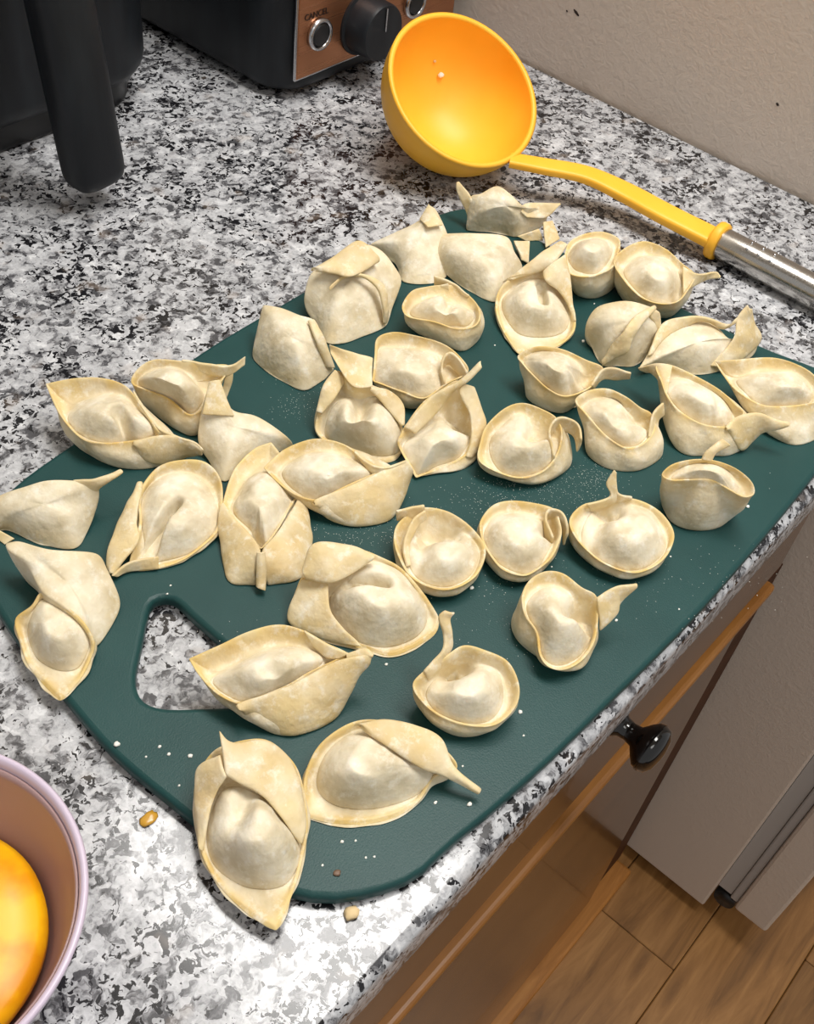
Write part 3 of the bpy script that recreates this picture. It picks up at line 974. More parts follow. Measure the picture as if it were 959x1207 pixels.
wonton('K7', 'round cup wonton with a looped tail at its right, at the middle of the board',
       cup=[(490,410,18),(570,335,23),(650,312,25),(740,342,25),(800,382,23),(822,450,19),(800,540,13),(740,612,9),(640,642,8),(540,617,9),(455,562,11),(463,480,15)],
       base=[(480,600),(600,652),(720,668),(850,600),(853,530),(800,460),(640,430),(520,470)],
       mound=[(515,450,15),(590,375,20),(650,350,23),(720,420,20),(800,465,17),(802,530,13),(740,595,9),(640,625,8),(550,600,9),(505,520,12)], apex=(640,490,22), creases=[(735,400,690,440,5,5)],
       strips=[([(790,545,14),(768,450,21),(785,392,25),(830,372,26),(890,402,23),(905,470,19)],10)])
wonton('Q7', 'deep cup wonton with a two-lobed filling, left of the large twisted-tail wonton',
       cup=[(370,400,19),(392,362,21),(460,330,23),(560,325,25),(660,370,25),(740,430,23),(800,462,21),(828,530,17),(800,602,14),(740,652,13),(650,662,13),(540,592,15),(440,482,17)],
       base=[(430,690),(520,770),(620,798),(740,792),(850,730),(866,670),(820,600),(640,560),(480,600)],
       mound=[(415,430,17),(480,375,21),(600,370,22),(670,440,20),(720,510,18),(795,550,16),(745,628,13),(650,638,13),(540,565,15),(450,480,17)], apex=(590,490,22.5), creases=[(680,490,560,520,3,5)],
       flaps=[([(790,605,14),(805,480,22),(868,402,25)],[(832,570,11),(842,505,15),(876,475,17)])])
wonton('Q8', 'tall bucket-like cup wonton standing alone near the front right board edge',
       cup=[(92,770,30),(140,715,33),(230,685,35),(330,678,36),(430,695,36),(530,740,34),(608,810,31),(622,878,28),(560,897,27),(470,852,29),(380,802,31),(250,800,30),(150,802,29)],
       base=[(92,930),(150,1060),(260,1100),(370,1098),(460,1050),(520,960),(480,880),(300,850),(150,860)],
       mound=[(150,780,29),(230,705,33),(380,690,35),(480,735,33),(540,840,29),(460,848,28.5),(360,800,30),(240,796,29)], apex=(355,745,35.5), lump=0.001,
       flaps=[([(320,682,36),(350,630,40),(432,563,44)],[(380,690,35),(410,642,39),(487,605,42)],1.0)])
wonton('P2', 'leaf-shaped wonton whose long left point overhangs the granite behind the board',
       cup=[(48,155,18,1),(180,130,22),(300,130,24),(400,165,24),(470,250,22),(540,355,18),(565,380,16),(430,407,14),(300,417,14),(200,392,14),(110,290,15)],
       base=[(180,420),(260,480),(350,520),(470,533),(580,510),(680,470),(560,400),(380,330),(200,340)],
       mound=[(140,290,15),(240,210,19),(370,195,22),(460,270,20),(535,355,16),(430,395,14),(300,402,14),(200,370,14)], apex=(360,290,25), creases=[(365,265,425,365,9,2.8)],
       flaps=[([(430,180,24),(490,270,21),(540,345,19),(600,372,18),(700,410,16),(740,445,14)],[(460,260,20),(530,350,17),(600,400,14),(660,440,8),(722,460,4)]),
              ([(430,404,14.5),(560,378,17.5),(650,388,17),(738,442,14)],[(440,414,13),(470,480,6),(560,512,2),(660,478,2),(732,457,6)],1.5)])
wonton('P2', 'wonton with a thin crossed tail at its right, behind the upper left leaf-shaped wonton',
       cup=[(420,150,20),(450,90,24),(520,50,27),(640,55,28),(760,70,28),(850,80,25),(800,170,20),(730,270,14),(670,292,12),(580,222,15),(480,182,17)],
       base=[(450,220),(520,290),(620,360),(700,388),(760,320),(740,250),(560,180)],
       mound=[(445,135,20),(530,80,25),(630,80,26),(700,140,22),(742,200,18),(690,275,13),(600,215,15),(500,175,17)], apex=(600,155,28),
       flaps=[([(640,52,28.5),(760,68,29),(860,75,28),(920,35,32)],[(660,62,27.5),(760,118,22),(850,118,22),(916,75,28)]),
              ([(850,80,27),(830,130,20),(820,180,14)],[(868,88,26),(862,150,18),(837,220,10)])])
wonton('P3', 'wonton with a yellow corner folded straight up, left of the V-seamed wonton',
       pouch=[(104,380,11),(125,220,22),(163,88,31,1),(215,75,31,1),(252,170,25),(290,240,19),(400,262,17),(500,320,13),(588,390,7),(600,430,2),(500,470,0),(380,520,0),(240,622,0),(150,480,3)],
       ridge=[(200,250,24),(280,350,18),(430,380,12)],
       flaps=[([(160,88,33),(130,230,25),(122,262,23)],[(220,78,33),(262,190,26),(298,272,20)],0.8)])
wonton('P5', 'smooth-backed wonton with a thin twisted tail, cut by the left frame edge',
       pouch=[(-45,190,10),(0,147,13),(100,112,19),(200,85,23),(350,92,21),(398,115,16),(387,200,8),(350,300,2),(295,372,0),(150,345,0),(30,292,0),(-45,300,0)],
       ridge=[(90,200,18),(290,170,20)],
       flaps=[([(290,90,22),(370,86,23),(430,68,22.5),(487,43,21)],[(392,150,11),(402,118,15),(435,95,18.5),(492,60,19)],1.2),([(-20,280,4),(60,325,2)],[(-20,320,1),(20,352,0)])])
wonton('P5', 'round open wonton with a long dark slit through its filling',
       cup=[(572,110,12),(640,32,15),(740,5,17),(830,15,17),(890,80,14),(900,180,9),(882,290,5),(800,372,3),(700,430,2),(560,457,1),(520,430,3),(545,330,8),(560,250,10),(555,170,11)], fs=0.86,
       mound=[(575,140,10),(650,65,13),(760,50,14),(850,120,12),(882,250,6),(800,355,4),(680,400,4),(550,410,4),(580,340,7),(565,240,9)], apex=(710,220,17), creases=[(715,165,640,250,14,1.7),(640,250,575,335,16,2.4)],
       flaps=[([(560,110,13),(500,210,10),(440,350,6),(428,430,3),(447,470,3)],[(578,95,15),(552,250,13),(567,320,11),(522,390,8),(457,470,4)],1.2),
              ([(640,395,6),(520,418,6),(450,475,4)],[(640,448,1),(520,458,1),(470,480,2)])])
wonton('P5', 'wonton with a broad diagonal fold over an oval filling, at the left board edge',
       cup=[(60,650,8),(125,595,12),(170,540,16),(260,590,17),(340,660,14),(382,740,9),(372,800,5),(320,900,2),(245,982,1,1),(180,920,1),(110,830,2),(80,740,4)], fs=0.88,
       mound=[(110,660,9),(165,560,14),(260,600,15),(340,680,12),(362,750,7),(310,845,3),(230,855,2),(150,805,3),(112,725,5)], apex=(225,700,16),
       pouch=[(15,340,20,1),(70,330,21),(200,365,23),(390,380,18),(430,440,12),(485,580,3),(450,680,1),(385,762,2),(345,680,12),(270,610,17),(170,540,18),(110,440,18),(30,370,20)],
       ridge=[(190,450,23),(360,560,16)], pfs=0.8)
wonton('P3', 'leaf-shaped wonton with two front petals meeting in a V seam',
       cup=[(490,405,14,1),(400,440,13),(300,540,11),(250,660,9),(238,760,8),(320,850,9),(420,960,11),(440,972,11),(520,880,10),(610,720,8),(640,690,7),(590,560,11),(540,470,13)], fs=0.84,
       mound=[(285,760,8),(330,650,11),(390,560,14),(490,560,14),(590,660,10),(600,740,8),(510,880,9),(440,950,9),(390,870,9)], apex=(430,720,18), creases=[(437,950,398,840,10,2.8)],
       flaps=[([(236,720,10),(290,800,12),(428,955,14),(415,1060,8)],[(218,880,3),(232,1000,1),(268,1150,0),(410,1162,0)],1.5),
              ([(432,1060,8),(445,965,14),(520,880,13),(642,688,9)],[(470,1165,0),(655,1120,0),(706,920,1),(665,720,4)],1.5),
              ([(412,985,15),(408,1080,9),(412,1165,3)],[(458,985,15),(466,1080,9),(460,1192,3)],1.5)])
wonton('P4', 'large leaf-shaped wonton with its left point resting on the V-seamed wonton',
       cup=[(45,245,15,1),(150,150,17),(270,95,20),(370,80,21),(500,110,21),(600,180,19),(690,232,18),(770,240,18),(700,275,17),(540,342,15),(400,412,13),(330,432,12),(230,402,12),(130,332,13)],
       base=[(270,430),(380,510),(500,572),(600,580),(770,545),(830,440),(870,310),(700,250),(450,300)],
       mound=[(150,260,14),(280,160,18),(420,145,20),(560,190,19),(668,268,16),(520,345,14),(380,408,12),(240,375,12)], apex=(420,270,23), creases=[(330,330,440,290,2.5,4)],
       flaps=[([(330,432,12.5),(540,343,16),(720,260,19),(862,200,21)],[(340,440,11),(370,498,4),(450,555,1),(600,582,1),(790,525,1),(888,285,10)],2.0),
              ([(560,150,21),(650,220,20),(740,245,20),(860,200,21)],[(600,200,17),(665,272,16),(740,262,18),(860,215,20)])])
wonton('K8', 'shallow round cup wonton with a boxy curled tail at its upper left',
       cup=[(215,250,17),(330,270,18),(435,345,16),(490,440,13),(440,557,11),(310,612,10),(170,562,11),(100,450,13),(90,350,15),(140,285,17)], fs=0.82,
       mound=[(140,440,12),(160,350,15),(230,330,16),(330,325,16),(420,370,15),(462,450,12),(420,545,10),(310,590,9),(190,550,10)], apex=(310,460,19), creases=[(215,325,225,440,4,4),(355,330,380,365,3,3),(250,310,330,312,8,4.5)],
       flaps=[([(97,262,22),(222,240,21)],[(100,310,14),(228,296,13)]),
              ([(225,262,21),(165,310,19),(130,420,14),(145,510,11)],[(230,300,16),(190,335,15),(155,420,12),(160,505,10)])])
wonton('P6', 'shallow round cup wonton with a small hooked tail, middle of three in a row',
       cup=[(58,270,14),(110,205,16),(190,183,17),(300,195,18),(380,220,18),(408,280,16),(412,340,14),(370,432,11),(300,492,9),(240,513,9),(150,482,10),(85,402,11),(57,330,13)], fs=0.84,
       mound=[(75,310,12),(130,240,15),(220,228,16),(310,250,16),(355,290,15),(378,350,13),(310,468,9),(235,492,8),(140,450,9),(90,385,11)], apex=(225,345,19), creases=[(290,440,330,400,1.5,3),(390,250,388,290,7,3)],
       strips=[([(377,345,14),(345,262,18),(360,220,20),(410,232,20),(437,285,17),(436,330,13)],9)])
wonton('P6', 'wide round cup wonton with a slender upright tail, below the two-lobed cup',
       cup=[(445,262,15),(505,200,18),(600,185,19),(660,168,19),(760,185,19),(850,240,17),(903,330,14),(872,422,11),(800,482,9),(710,500,9),(600,462,10),(520,402,11),(462,332,13)], fs=0.82,
       mound=[(500,310,13),(545,215,17),(610,210,17),(680,195,19),(800,222,18),(868,340,13),(865,400,11),(790,465,9),(700,480,9),(600,445,10),(520,385,11)], apex=(690,320,22), creases=[(605,210,565,340,4,5),(615,200,655,200,8,4)],
       flaps=[([(520,200,20),(620,165,23),(605,110,29),(640,50,35)],[(540,230,15),(640,195,19),(650,130,27),(649,60,34)]),
              ([(648,90,31),(655,150,25),(720,170,21)],[(618,210,15),(650,205,14),(710,205,12)])])
wonton('P6', 'cup wonton with a flared tail pointing right, nearest the front edge at mid-board',
       cup=[(238,600,19),(270,530,22),(340,490,24),(420,500,25),(500,560,24),(565,600,22),(572,700,17),(555,800,12),(500,882,9),(420,922,8),(350,907,9),(312,850,11),(300,760,14),(250,680,17)],
       base=[(190,730),(220,800),(310,870),(420,920),(500,895),(540,800),(480,720),(320,680),(220,690)],
       mound=[(258,640,17),(310,565,21),(390,550,22),(460,590,21),(485,650,18),(562,680,16),(550,770,12),(490,858,9),(400,895,8),(335,860,10),(308,760,14)], apex=(410,690,25), creases=[(555,640,470,645,9,5)],
       flaps=[([(560,605,24),(640,560,27),(740,545,27)],[(578,755,11),(652,680,15),(660,640,17),(736,560,25)],0.5)])
wonton('P7', 'wide flat wonton with a yellow flap folded over its upper left corner',
       cup=[(28,360,3,1),(80,190,13),(180,110,19),(290,85,21),(390,120,19),(460,160,16),(540,250,9),(598,340,3,1),(590,400,1),(500,462,1),(410,490,1),(310,462,1),(180,432,1)], fs=0.92,
       mound=[(185,250,13),(270,180,18),(340,130,20),(440,150,17),(520,240,11),(560,330,5),(520,415,2),(410,462,1),(300,440,2),(210,360,6)], apex=(370,280,22), creases=[(265,185,400,195,9,2.4)],
       flaps=[([(83,165,21),(125,65,29),(260,70,28),(360,112,24)],[(95,202,19),(190,217,20),(270,182,22),(345,132,23)],1.5),
              ([(182,215,18),(197,330,12),(310,455,3)],[(80,200,14),(28,360,3),(200,437,1)],0.5)])
wonton('P8', 'large leaf-shaped wonton with its left point over the hand hole of the board',
       cup=[(45,225,17,1),(190,160,19),(330,95,22),(470,62,24),(590,90,24),(700,150,22),(800,200,21),(740,237,20),(620,292,18),(520,352,16),(400,402,14),(290,437,13),(180,392,13),(100,310,14)],
       base=[(240,450),(350,520),(430,575),(510,596),(600,583),(750,493),(815,300),(740,260),(500,300),(300,350)],
       mound=[(150,320,14),(280,240,17),(420,170,20),(560,160,21),(690,215,19),(560,325,16),(420,390,14),(290,418,13)], apex=(470,280,25), creases=[(435,280,530,335,4,4),(580,255,580,315,3,4)],
       flaps=[([(270,438,13.5),(520,350,17.5),(740,235,22),(920,200,25)],[(285,446,12),(325,505,4),(420,565,1),(560,590,1),(755,495,1),(845,275,13)],2.0),
              ([(590,90,25),(720,165,23),(810,200,22)],[(640,170,20),(700,225,19),(760,225,20)]),
              ([(790,200,22),(880,175,25),(922,205,24)],[(800,262,17),(860,252,19),(917,218,23)],1.0)])
wonton('P7', 'cup wonton with a tall thin tail curling upward, above the two front wontons',
       cup=[(497,600,17),(540,545,20),(620,490,23),(690,448,24),(770,465,24),(860,510,22),(902,600,18),(890,680,14),(820,747,11),(730,757,11),(620,727,12),(540,672,14)],
       base=[(530,690),(600,765),(690,798),(760,778),(830,740),(855,680),(740,640),(600,640)],
       mound=[(548,630,15),(600,545,19),(660,512,20),(760,512,20),(828,545,18),(845,650,14),(800,722,11),(720,738,11),(620,712,12)], apex=(700,625,24), creases=[(640,530,620,600,2,5),(640,488,690,490,8,5)],
       flaps=[([(540,548,21),(610,470,26),(615,410,30),(595,345,35),(622,318,38)],[(555,585,15),(640,475,22),(650,410,29),(640,350,34),(660,325,37)],0.6)])
wonton('K12', 'domed wonton with a twisted tail pointing right, at the front corner of the board',
       cup=[(345,300,2),(345,210,7),(380,130,13),(450,75,17),(520,60,19),(620,80,17),(700,130,13),(740,185,9),(680,212,6),(640,272,2),(580,312,1),(500,330,1),(410,327,1),(355,314,1)], fs=0.92,
       mound=[(375,220,6),(410,130,13),(500,80,17),(590,110,16),(680,190,9),(655,235,5),(590,275,2),(500,295,1),(420,280,2)], apex=(500,190,22), creases=[(515,207,620,182,3,3.5)],
       flaps=[([(470,80,20),(560,60,22),(690,100,17),(730,180,12),(802,240,6)],[(490,85,21),(570,140,21),(650,190,15),(700,207,10),(792,254,4)],1.2)])
wonton('K12', 'frontmost wonton, a tall leaf shape whose lower point overhangs the granite',
       cup=[(63,230,13),(88,170,17),(130,130,21),(240,110,23),(310,160,19),(340,220,14),(355,320,7),(342,420,4),(312,520,2),(275,607,1,1),(200,562,1),(120,480,2),(75,390,5),(65,300,9)], fs=0.9,
       mound=[(92,340,10),(130,240,16),(200,230,18),(270,280,15),(325,340,10),(338,410,6),(295,485,3),(200,490,3),(115,430,5)], apex=(215,350,25), creases=[(195,240,180,305,5,4),(150,280,160,390,3,5)],
       flaps=[([(125,85,29),(160,120,27),(250,115,25),(320,180,18),(352,320,8)],[(142,205,24),(180,227,22),(240,262,19),(290,322,14),(338,385,7)],1.0),
              ([(130,150,25),(72,185,17),(64,280,11),(75,390,6)],[(146,207,24),(115,262,17),(95,332,12),(85,400,6)],0.8)])

# ================================================================== ladle
LR, LC = 0.0560, np.array([-0.1728, 0.3415, ZC + 0.0560 + 0.0003])
th_, ph_ = 0.6023, -1.78
LN = np.array([math.sin(th_) * math.cos(ph_), math.sin(th_) * math.sin(ph_), math.cos(th_)])
ladle = empty('ladle', (LC[0], LC[1], ZC))
tag(ladle, 'yellow silicone ladle with steel grip resting on the granite behind the board', 'ladle')
prof = []
R2 = LR - 0.0035
for a in np.linspace(0.03, 1.0, 16):
    q = a * math.pi / 2; prof.append((LR * math.sin(q), -LR * math.cos(q)))
prof.append((LR + 0.0004, 0.0012)); prof.append((LR - 0.0018, 0.0022)); prof.append((R2, 0.001))
for a in np.linspace(1.0, 0.03, 16):
    q = a * math.pi / 2; prof.append((R2 * math.sin(q), -R2 * math.cos(q)))
lathe('bowl', prof, M['silicone'], ladle, (LC, LN), 72)


def sweep(name, path, wid, hgt, mat, parent, N=40, seg=12, sup=4.0, up=(0, 0, 1)):
    """superelliptic bar along a path (x,y,z) with width and height lists"""
    Pp = open_spline([(*p, a, b) for p, a, b in zip(path, wid, hgt)], N)
    vs, fs = [], []
    for i in range(N):
        t = Pp[min(i + 1, N - 1), :3] - Pp[max(i - 1, 0), :3]; t /= np.linalg.norm(t)
        s = np.cross(t, up); s /= np.linalg.norm(s); u = np.cross(s, t)
        for j in range(seg):
            q = 2 * math.pi * (j + 0.5) / seg
            c, d = math.cos(q), math.sin(q)
            c = math.copysign(abs(c) ** (2 / sup), c); d = math.copysign(abs(d) ** (2 / sup), d)
            vs.append(Pp[i, :3] + s * c * Pp[i, 3] / 2 + u * d * Pp[i, 4] / 2)
    for i in range(N - 1):
        for j in range(seg):
            fs.append((i * seg + j, i * seg + (j + 1) % seg, (i + 1) * seg + (j + 1) % seg, (i + 1) * seg + j))
    fs.append(tuple(range(seg))); fs.append(tuple((N - 1) * seg + j for j in range(seg)))
    return autosmooth(pydata(name, vs, fs, mat, parent), 50)


ra = np.cross(LN, (0, 0, 1)); ra /= np.linalg.norm(ra); rb_ = np.cross(LN, ra)
best = None
for q in np.linspace(0, 2 * math.pi, 240):
    P_ = LC + (LR - 0.002) * (math.cos(q) * ra + math.sin(q) * rb_)
    c_ = RC @ (P_ - CAM); e_ = (FPX * c_[0] / c_[2] + CX - 606) ** 2 + (FPX * c_[1] / c_[2] + CY - 191) ** 2
    if best is None or e_ < best[0]: best = (e_, P_)
hz = best[1][2] - ZC
hp = [best[1] - np.array([0, 0, 0.002]), atz(640, 196, ZC + hz * 0.92), atz(690, 206, ZC + hz * 0.85), atz(735, 226, ZC + hz * 0.7), atz(785, 253, ZC + 0.012 + (hz - 0.012) * 0.35), atz(846, 284, ZC + 0.0125)]
sweep('neck', hp, [0.014, 0.0155, 0.017, 0.019, 0.0195, 0.0205], [0.006, 0.0065, 0.007, 0.0075, 0.008, 0.0085], M['silicone'], ladle, seg=20)
ca = atz(840, 281, ZC + 0.0118); cb_ = atz(1010, 371, ZC + 0.0108)
ax = cb_ - ca; ax /= np.linalg.norm(ax)
lathe('collar', [(0.0085, 0), (0.0122, 0.0005), (0.0128, 0.002), (0.0128, 0.005), (0.0122, 0.0065), (0.0085, 0.007)], M['silicone'], ladle, (ca, ax), 40)
LG = np.linalg.norm(cb_ - ca) + 0.09
grip = lathe('grip', [(0.0098, 0.006), (0.0103, 0.008), (0.0105, 0.03), (0.0105, LG - 0.01), (0.0095, LG - 0.002), (0.005, LG)], M['steel'], ladle, (ca, ax), 40)
autosmooth(grip, 40)
# three rows of raised dots on the grip
dot_me = None
tt = np.cross(ax, (0, 0, 1)); tt /= np.linalg.norm(tt); uu = np.cross(tt, ax)
if uu[2] < 0: uu = -uu
for row, ang in enumerate((-0.55, 0.05, 0.62)):
    for c in range(3):
        d = tt * math.sin(ang) + uu * math.cos(ang)
        p = ca + ax * (0.026 + c * 0.0085) + d * 0.0104
        if dot_me is None:
            dot_me = bpy.data.meshes.new('grip_dot')
            bm = bmesh.new(); bmesh.ops.create_icosphere(bm, subdivisions=2, radius=0.0011); bm.to_mesh(dot_me); bm.free()
            dot_me.materials.append(M['chrome'])
            dot_me.polygons.foreach_set('use_smooth', [True] * len(dot_me.polygons))
        o = bpy.data.objects.new('grip_dot', dot_me); COL.objects.link(o); o.parent = grip
        o.location = p - np.array(ladle.location)


def blob(name, loc, size, mat, seed, sq=0.7):
    me = bpy.data.meshes.new(name)
    bm = bmesh.new(); bmesh.ops.create_icosphere(bm, subdivisions=2, radius=1.0)
    for v in bm.verts:
        f = 1 + 0.45 * noise.noise(v.co * 1.3 + Vector((seed * 3.1, seed, -seed)))
        v.co = Vector((v.co.x * size[0] * f, v.co.y * size[1] * f, (v.co.z * f) * size[2]))
    bm.to_mesh(me); bm.free()
    o = link(name, me, mat)
    o.location = loc
    return o


def ladle_hit(u, v):
    r = ray(u, v); r /= np.linalg.norm(r)
    oc = CAM - LC; b = oc @ r; c = oc @ oc - R2 * R2
    t = -b + math.sqrt(max(b * b - c, 0)); return CAM + r * t


for i, (u, v, s, lab) in enumerate([(519, 88, 0.0026, 'larger pale dough crumb stuck inside the yellow ladle bowl'), (512, 72, 0.0013, 'smallest pale crumb higher inside the yellow ladle bowl'), (456, 91, 0.0013, 'tiny pale crumb at the left rim inside the ladle bowl')]):
    p = ladle_hit(u, v); p = p + (LC - p) / np.linalg.norm(LC - p) * s * 0.45
    o = blob('dough_crumb', p, (s, s * 0.75, s * 0.6), M['crumb'] if i else M['flour'], i + 1)
    o.rotation_euler = Vector(LN).to_track_quat('Z', 'Y').to_euler()
    tag(o, lab, 'crumb', 'crumbs in the ladle')


# ================================================================== toaster
def rounded_body(name, x0, x1, y0, y1, z0, z1, r, mat, parent, rb=0.006, rt=0.02, taper=0.0):
    def ring(inset, z):
        pts = []
        rr = max(r - inset, 0.002)
        for cx_, cy_, a0 in ((x1 - r, y1 - r, 0), (x0 + r, y1 - r, 90), (x0 + r, y0 + r, 180), (x1 - r, y0 + r, 270)):
            for a in np.linspace(0, 90, 9):
                q = math.radians(a0 + a); pts.append((cx_ + rr * math.cos(q), cy_ + rr * math.sin(q), z))
        return pts
    rings = []
    for a in np.linspace(0, 90, 5):
        q = math.radians(a); rings.append(ring(rb - rb * math.sin(q), z0 + rb - rb * math.cos(q)))
    for t in (0.25, 0.5, 0.75): rings.append(ring(0, z0 + (z1 - z0) * t))
    for a in np.linspace(0, 90, 6):
        q = math.radians(a); rings.append(ring(rt - rt * math.cos(q), z1 - rt + rt * math.sin(q)))
    n = len(rings[0]); vs = [p for rg in rings for p in rg]; fs = []
    for j in range(len(rings) - 1):
        for i in range(n): fs.append((j * n + i, j * n + (i + 1) % n, (j + 1) * n + (i + 1) % n, (j + 1) * n + i))
    fs.append(tuple(range(n - 1, -1, -1))); fs.append(tuple((len(rings) - 1) * n + i for i in range(n)))
    return autosmooth(pydata(name, vs, fs, mat, parent), 40)


TY = 0.474
toaster = empty('toaster', (-0.11, 0.58, ZC))
tag(toaster, 'dark navy toaster with copper control panel in the back corner beside the refrigerator', 'toaster')
rounded_body('body', -0.2125, -0.006, TY, 0.70, ZC + 0.005, ZC + 0.19, 0.030, M['navy'], toaster, rb=0.008)
for fx, fy in ((-0.18, TY + 0.03), (-0.04, TY + 0.03), (-0.18, 0.67), (-0.04, 0.67)):
    lathe('rubber_foot', [(0.010, 0.0003), (0.011, 0.007)], M['black'], toaster, ((fx, fy, ZC), (0, 0, 1)), 20)
pa = aty(347, 86, TY); pb = aty(516, 30, TY)
panel = box('control_panel', (pa[0], TY - 0.0022, ZC + 0.018), (-0.020, TY + 0.001, ZC + 0.150), M['copper'], toaster, bev=0.0009)
box('panel_edge', (pa[0] - 0.0012, TY - 0.0016, ZC + 0.0168), (-0.0188, TY + 0.0008, ZC + 0.1512), M['chrome'], panel, bev=0.0007)


def button(u, v, r, nm='push_button'):
    p = aty(u, v, TY - 0.003)
    b = lathe(nm, [(r * 0.70, 0.0), (r * 0.70, 0.0036), (r * 0.62, 0.0045), (r * 0.1, 0.0048)], M['black'], panel, ((p[0], TY - 0.0015, p[2]), (0, -1, 0)), 32)
    autosmooth(b, 40)
    rg = lathe('button_ring', [(r * 0.72, 0.0), (r, 0.0), (r, 0.0025), (r * 0.92, 0.0045), (r * 0.80, 0.0045), (r * 0.72, 0.003)], M['chrome'], panel, ((p[0], TY - 0.0018, p[2]), (0, -1, 0)), 36, close=True)
    return p


pc = button(376, 40, 0.0118)
button(488, 3, 0.0118)
kp = aty(433, 30, TY - 0.008)
kn = lathe('dial_knob', [(0.0235, 0.0), (0.0235, 0.002), (0.0215, 0.003), (0.0210, 0.020), (0.0200, 0.0225), (0.004, 0.0232)], M['navy'], panel, ((kp[0], TY - 0.002, kp[2]), (0, -1, 0)), 56)
autosmooth(kn, 35)
box('pointer_line', (kp[0] - 0.0006, TY - 0.0262, kp[2] + 0.002), (kp[0] + 0.0006, TY - 0.0235, kp[2] + 0.019), M['chrome'], panel)


def text(body, u, v, size, parent):
    cu = bpy.data.curves.new('text', 'FONT'); cu.body = body; cu.size = size; cu.align_x = 'CENTER'; cu.align_y = 'CENTER'; cu.extrude = 0.0002
    tmp = bpy.data.objects.new('tmp', cu); COL.objects.link(tmp)
    me = bpy.data.meshes.new_from_object(tmp.evaluated_get(bpy.context.evaluated_depsgraph_get()))
    bpy.data.objects.remove(tmp)
    p = aty(u, v, TY - 0.0025)
    o = link('lettering', me, M['print'], parent, smooth=False)
    o.rotation_euler = (math.pi / 2, 0, 0)
    o.location = Vector((p[0], TY - 0.0026, p[2])) - Vector(toaster.location)
    return o


text('CANCEL', 373, 17, 0.0062, panel)

# ================================================================== air fryer
AY = 0.530
fry = empty('air_fryer', (-0.40, 0.62, ZC))
tag(fry, 'dark air fryer with a long pull handle, cropped in the upper left corner', 'air fryer')
rounded_body('body', -0.56, -0.262, AY, 0.725, ZC + 0.018, ZC + 0.32, 0.055, M['navy'], fry, rb=0.016, rt=0.05)
rounded_body('base', -0.545, -0.275, AY + 0.012, 0.715, ZC + 0.0003, ZC + 0.024, 0.045, M['black'], fry, rb=0.003, rt=0.004)
hb = atz(112, 205, ZC + 0.022)
hpath = [(hb[0] - 0.010 * t, hb[1] + 0.012 * t, ZC + 0.017 + 0.2 * t) for t in (0, 0.012, 0.03, 0.06, 0.2, 0.4, 0.6, 0.8, 1.0)]
sweep('handle', hpath, [0.029, 0.033, 0.0358, 0.037, 0.037, 0.037, 0.037, 0.037, 0.036], [0.021, 0.0255, 0.028, 0.029, 0.029, 0.029, 0.029, 0.029, 0.028], M['navy'], fry, N=160, seg=32, sup=3.2, up=(0, 1, 0))
box('handle_mount', (hb[0] - 0.022, hb[1] + 0.006, ZC + 0.13), (hb[0] + 0.010, AY + 0.004, ZC + 0.19), M['navy'], fry, bev=0.004)

# ================================================================== egg bowl
BX, BY, BH, BR = -0.7331, 0.1117, 0.060, 0.0577
egg_bowl = empty('mixing_bowl', (BX, BY, ZC))
tag(egg_bowl, 'small lilac-rimmed bowl at the lower left corner holding egg yolk', 'bowl')
op = [(0.026, 0.0003), (0.030, 0.0006), (0.033, 0.004), (0.042, 0.018), (0.050, 0.036), (0.0555, 0.052), (0.0572, 0.0585), (0.0578, 0.0600), (0.0570, 0.0612), (0.0556, 0.0606)]
shell = lathe('shell', op + [(0.0546, 0.058)] + [(r - 0.0016, h + 0.0008) for r, h in [(0.0555, 0.052), (0.050, 0.036), (0.042, 0.018), (0.033, 0.006)]] + [(0.02, 0.0045), (0.001, 0.0045)], M['bowl'], egg_bowl, ((BX, BY, ZC), (0, 0, 1)), 80)
lathe('inner_lining', [(0.001, 0.0047), (0.02, 0.0047)] + [(r - 0.0019, h + 0.001) for r, h in [(0.033, 0.006), (0.042, 0.018), (0.050, 0.036), (0.0550, 0.0525), (0.0562, 0.056)]] + [(0.0535, 0.0572), (0.0527, 0.0535), (0.0475, 0.037), (0.0395, 0.019), (0.0305, 0.0075), (0.001, 0.0052)], M['bowlin'], egg_bowl, ((BX, BY, ZC), (0, 0, 1)), 80)
prof = [(0.030, 0.0095), (0.0365, 0.018), (0.0415, 0.027), (0.0415, 0.031), (0.0385, 0.0338), (0.030, 0.0355), (0.018, 0.037), (0.008, 0.0376), (0.001, 0.0377)]
yk = lathe('egg_yolk', prof, M['yolk'], None, ((BX, BY, ZC), (0, 0, 1)), 64)
for v in yk.data.vertices:
    v.co.z += 0.0016 * noise.noise(Vector(v.co) * 45)
tag(yk, 'glossy orange egg yolk mixture pooled inside the lilac bowl', 'egg')

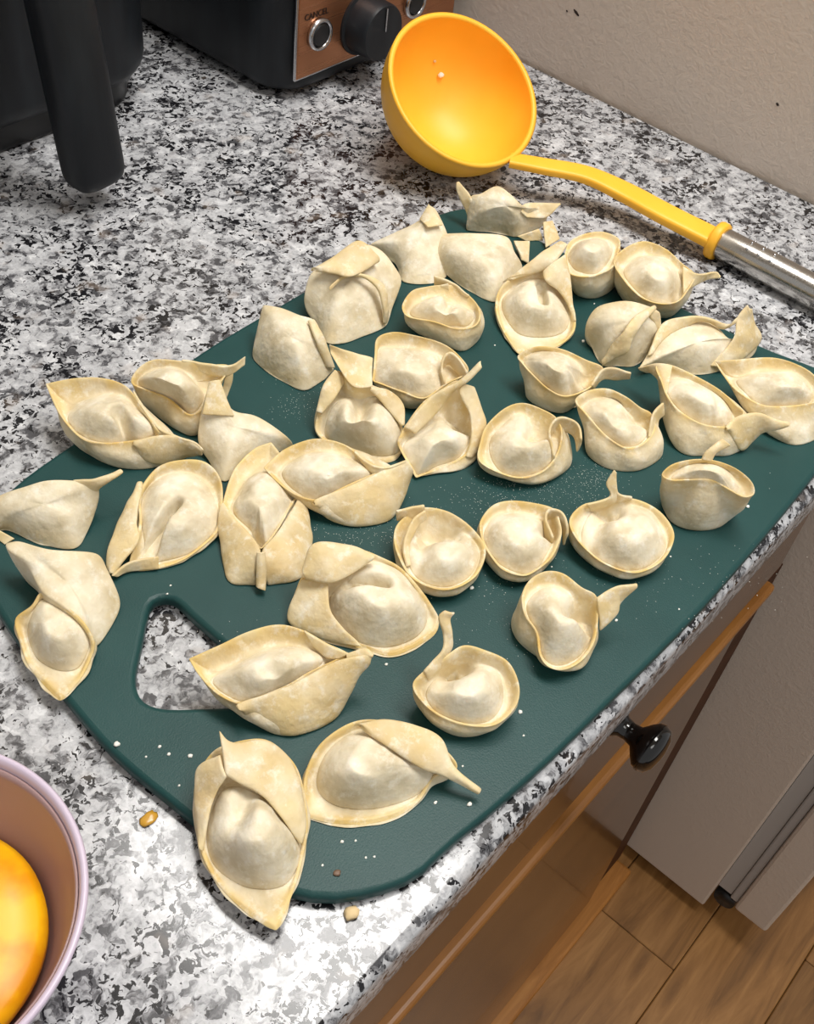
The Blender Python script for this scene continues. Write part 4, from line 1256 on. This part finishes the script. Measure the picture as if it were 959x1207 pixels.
# ================================================================== crumbs and flour
CW = [(138, 877, 5), (188, 880, 3), (199, 889, 3), (224, 891, 4), (172, 892, 2), (211, 926, 2), (403, 992, 3), (419, 991, 2), (431, 1011, 2), (441, 1010, 2), (513, 946, 3),
      (553, 948, 4), (545, 903, 2), (613, 839, 4), (617, 867, 2), (455, 783, 3), (556, 693, 4), (650, 668, 2), (726, 731, 3), (790, 656, 2), (881, 597, 4), (800, 718, 2),
      (687, 402, 4), (810, 361, 3), (700, 358, 2), (201, 690, 2), (197, 700, 2), (607, 409, 2), (583, 407, 2), (380, 1020, 2), (250, 800, 0)]
for i, (u, v, s) in enumerate(CW):
    if s == 0: continue
    r = s * 0.00027
    p = atz(u, v, ZB + r * 0.5)
    o = blob('flour_crumb', p, (r, r * 0.8, r * 0.6), M['flour'], i)
    tag(o, 'tiny white flour crumb on bare green board', 'crumb', 'white flour crumbs on the board')
o = blob('dough_crumb', atz(414, 1076, ZC + 0.0014), (0.0030, 0.0026, 0.0018), M['crumb'], 41); tag(o, 'tan dough crumb on granite just below the board corner', 'crumb')
o = blob('dried_drip', atz(175, 965, ZC + 0.0006), (0.0040, 0.0028, 0.0006), M['amber'], 42); tag(o, 'amber drip on granite between the bowl and board', 'drip')
o = blob('pepper_bit', atz(397, 1029, ZB + 0.0006), (0.0015, 0.0013, 0.0005), M['brown'], 43); tag(o, 'brown speck on the front corner of the board', 'speck')
# loose flour dust, beyond counting
rng = np.random.default_rng(3)
vs, fs = [], []
patch = [(350, 480, 24, 40), (355, 455, 30, 25), (590, 585, 40, 70), (680, 575, 40, 90), (640, 570, 50, 60), (560, 600, 50, 50), (430, 625, 45, 60), (410, 640, 40, 30), (700, 560, 20, 40),
         (590, 690, 30, 25), (470, 700, 30, 25), (600, 745, 50, 20), (740, 690, 60, 25), (300, 760, 50, 15), (480, 620, 40, 30), (860, 680, 60, 20), (640, 600, 90, 50), (800, 560, 60, 15)]
for (u, v, sp, cnt) in patch:
    for _ in range(cnt * 3):
        p = atz(u + rng.normal() * sp * 0.7, v + rng.normal() * sp * 0.35, ZB + 0.00015)
        r = rng.uniform(0.0001, 0.00028); a = rng.uniform(0, 6.28); b = len(vs)
        for q in range(4):
            vs.append((p[0] + r * math.cos(a + q * 1.571), p[1] + r * math.sin(a + q * 1.571), p[2]))
        vs.append((p[0], p[1], p[2] + r * 0.8)); vs.append((p[0], p[1], p[2] - 0.0001))
        for q in range(4):
            fs.append((b + q, b + (q + 1) % 4, b + 4)); fs.append((b + (q + 1) % 4, b + q, b + 5))
tag(pydata('flour_dust', vs, fs, M['flour'], smooth=False), 'fine white flour dusted between the wontons on the green board', 'flour', kind='stuff')
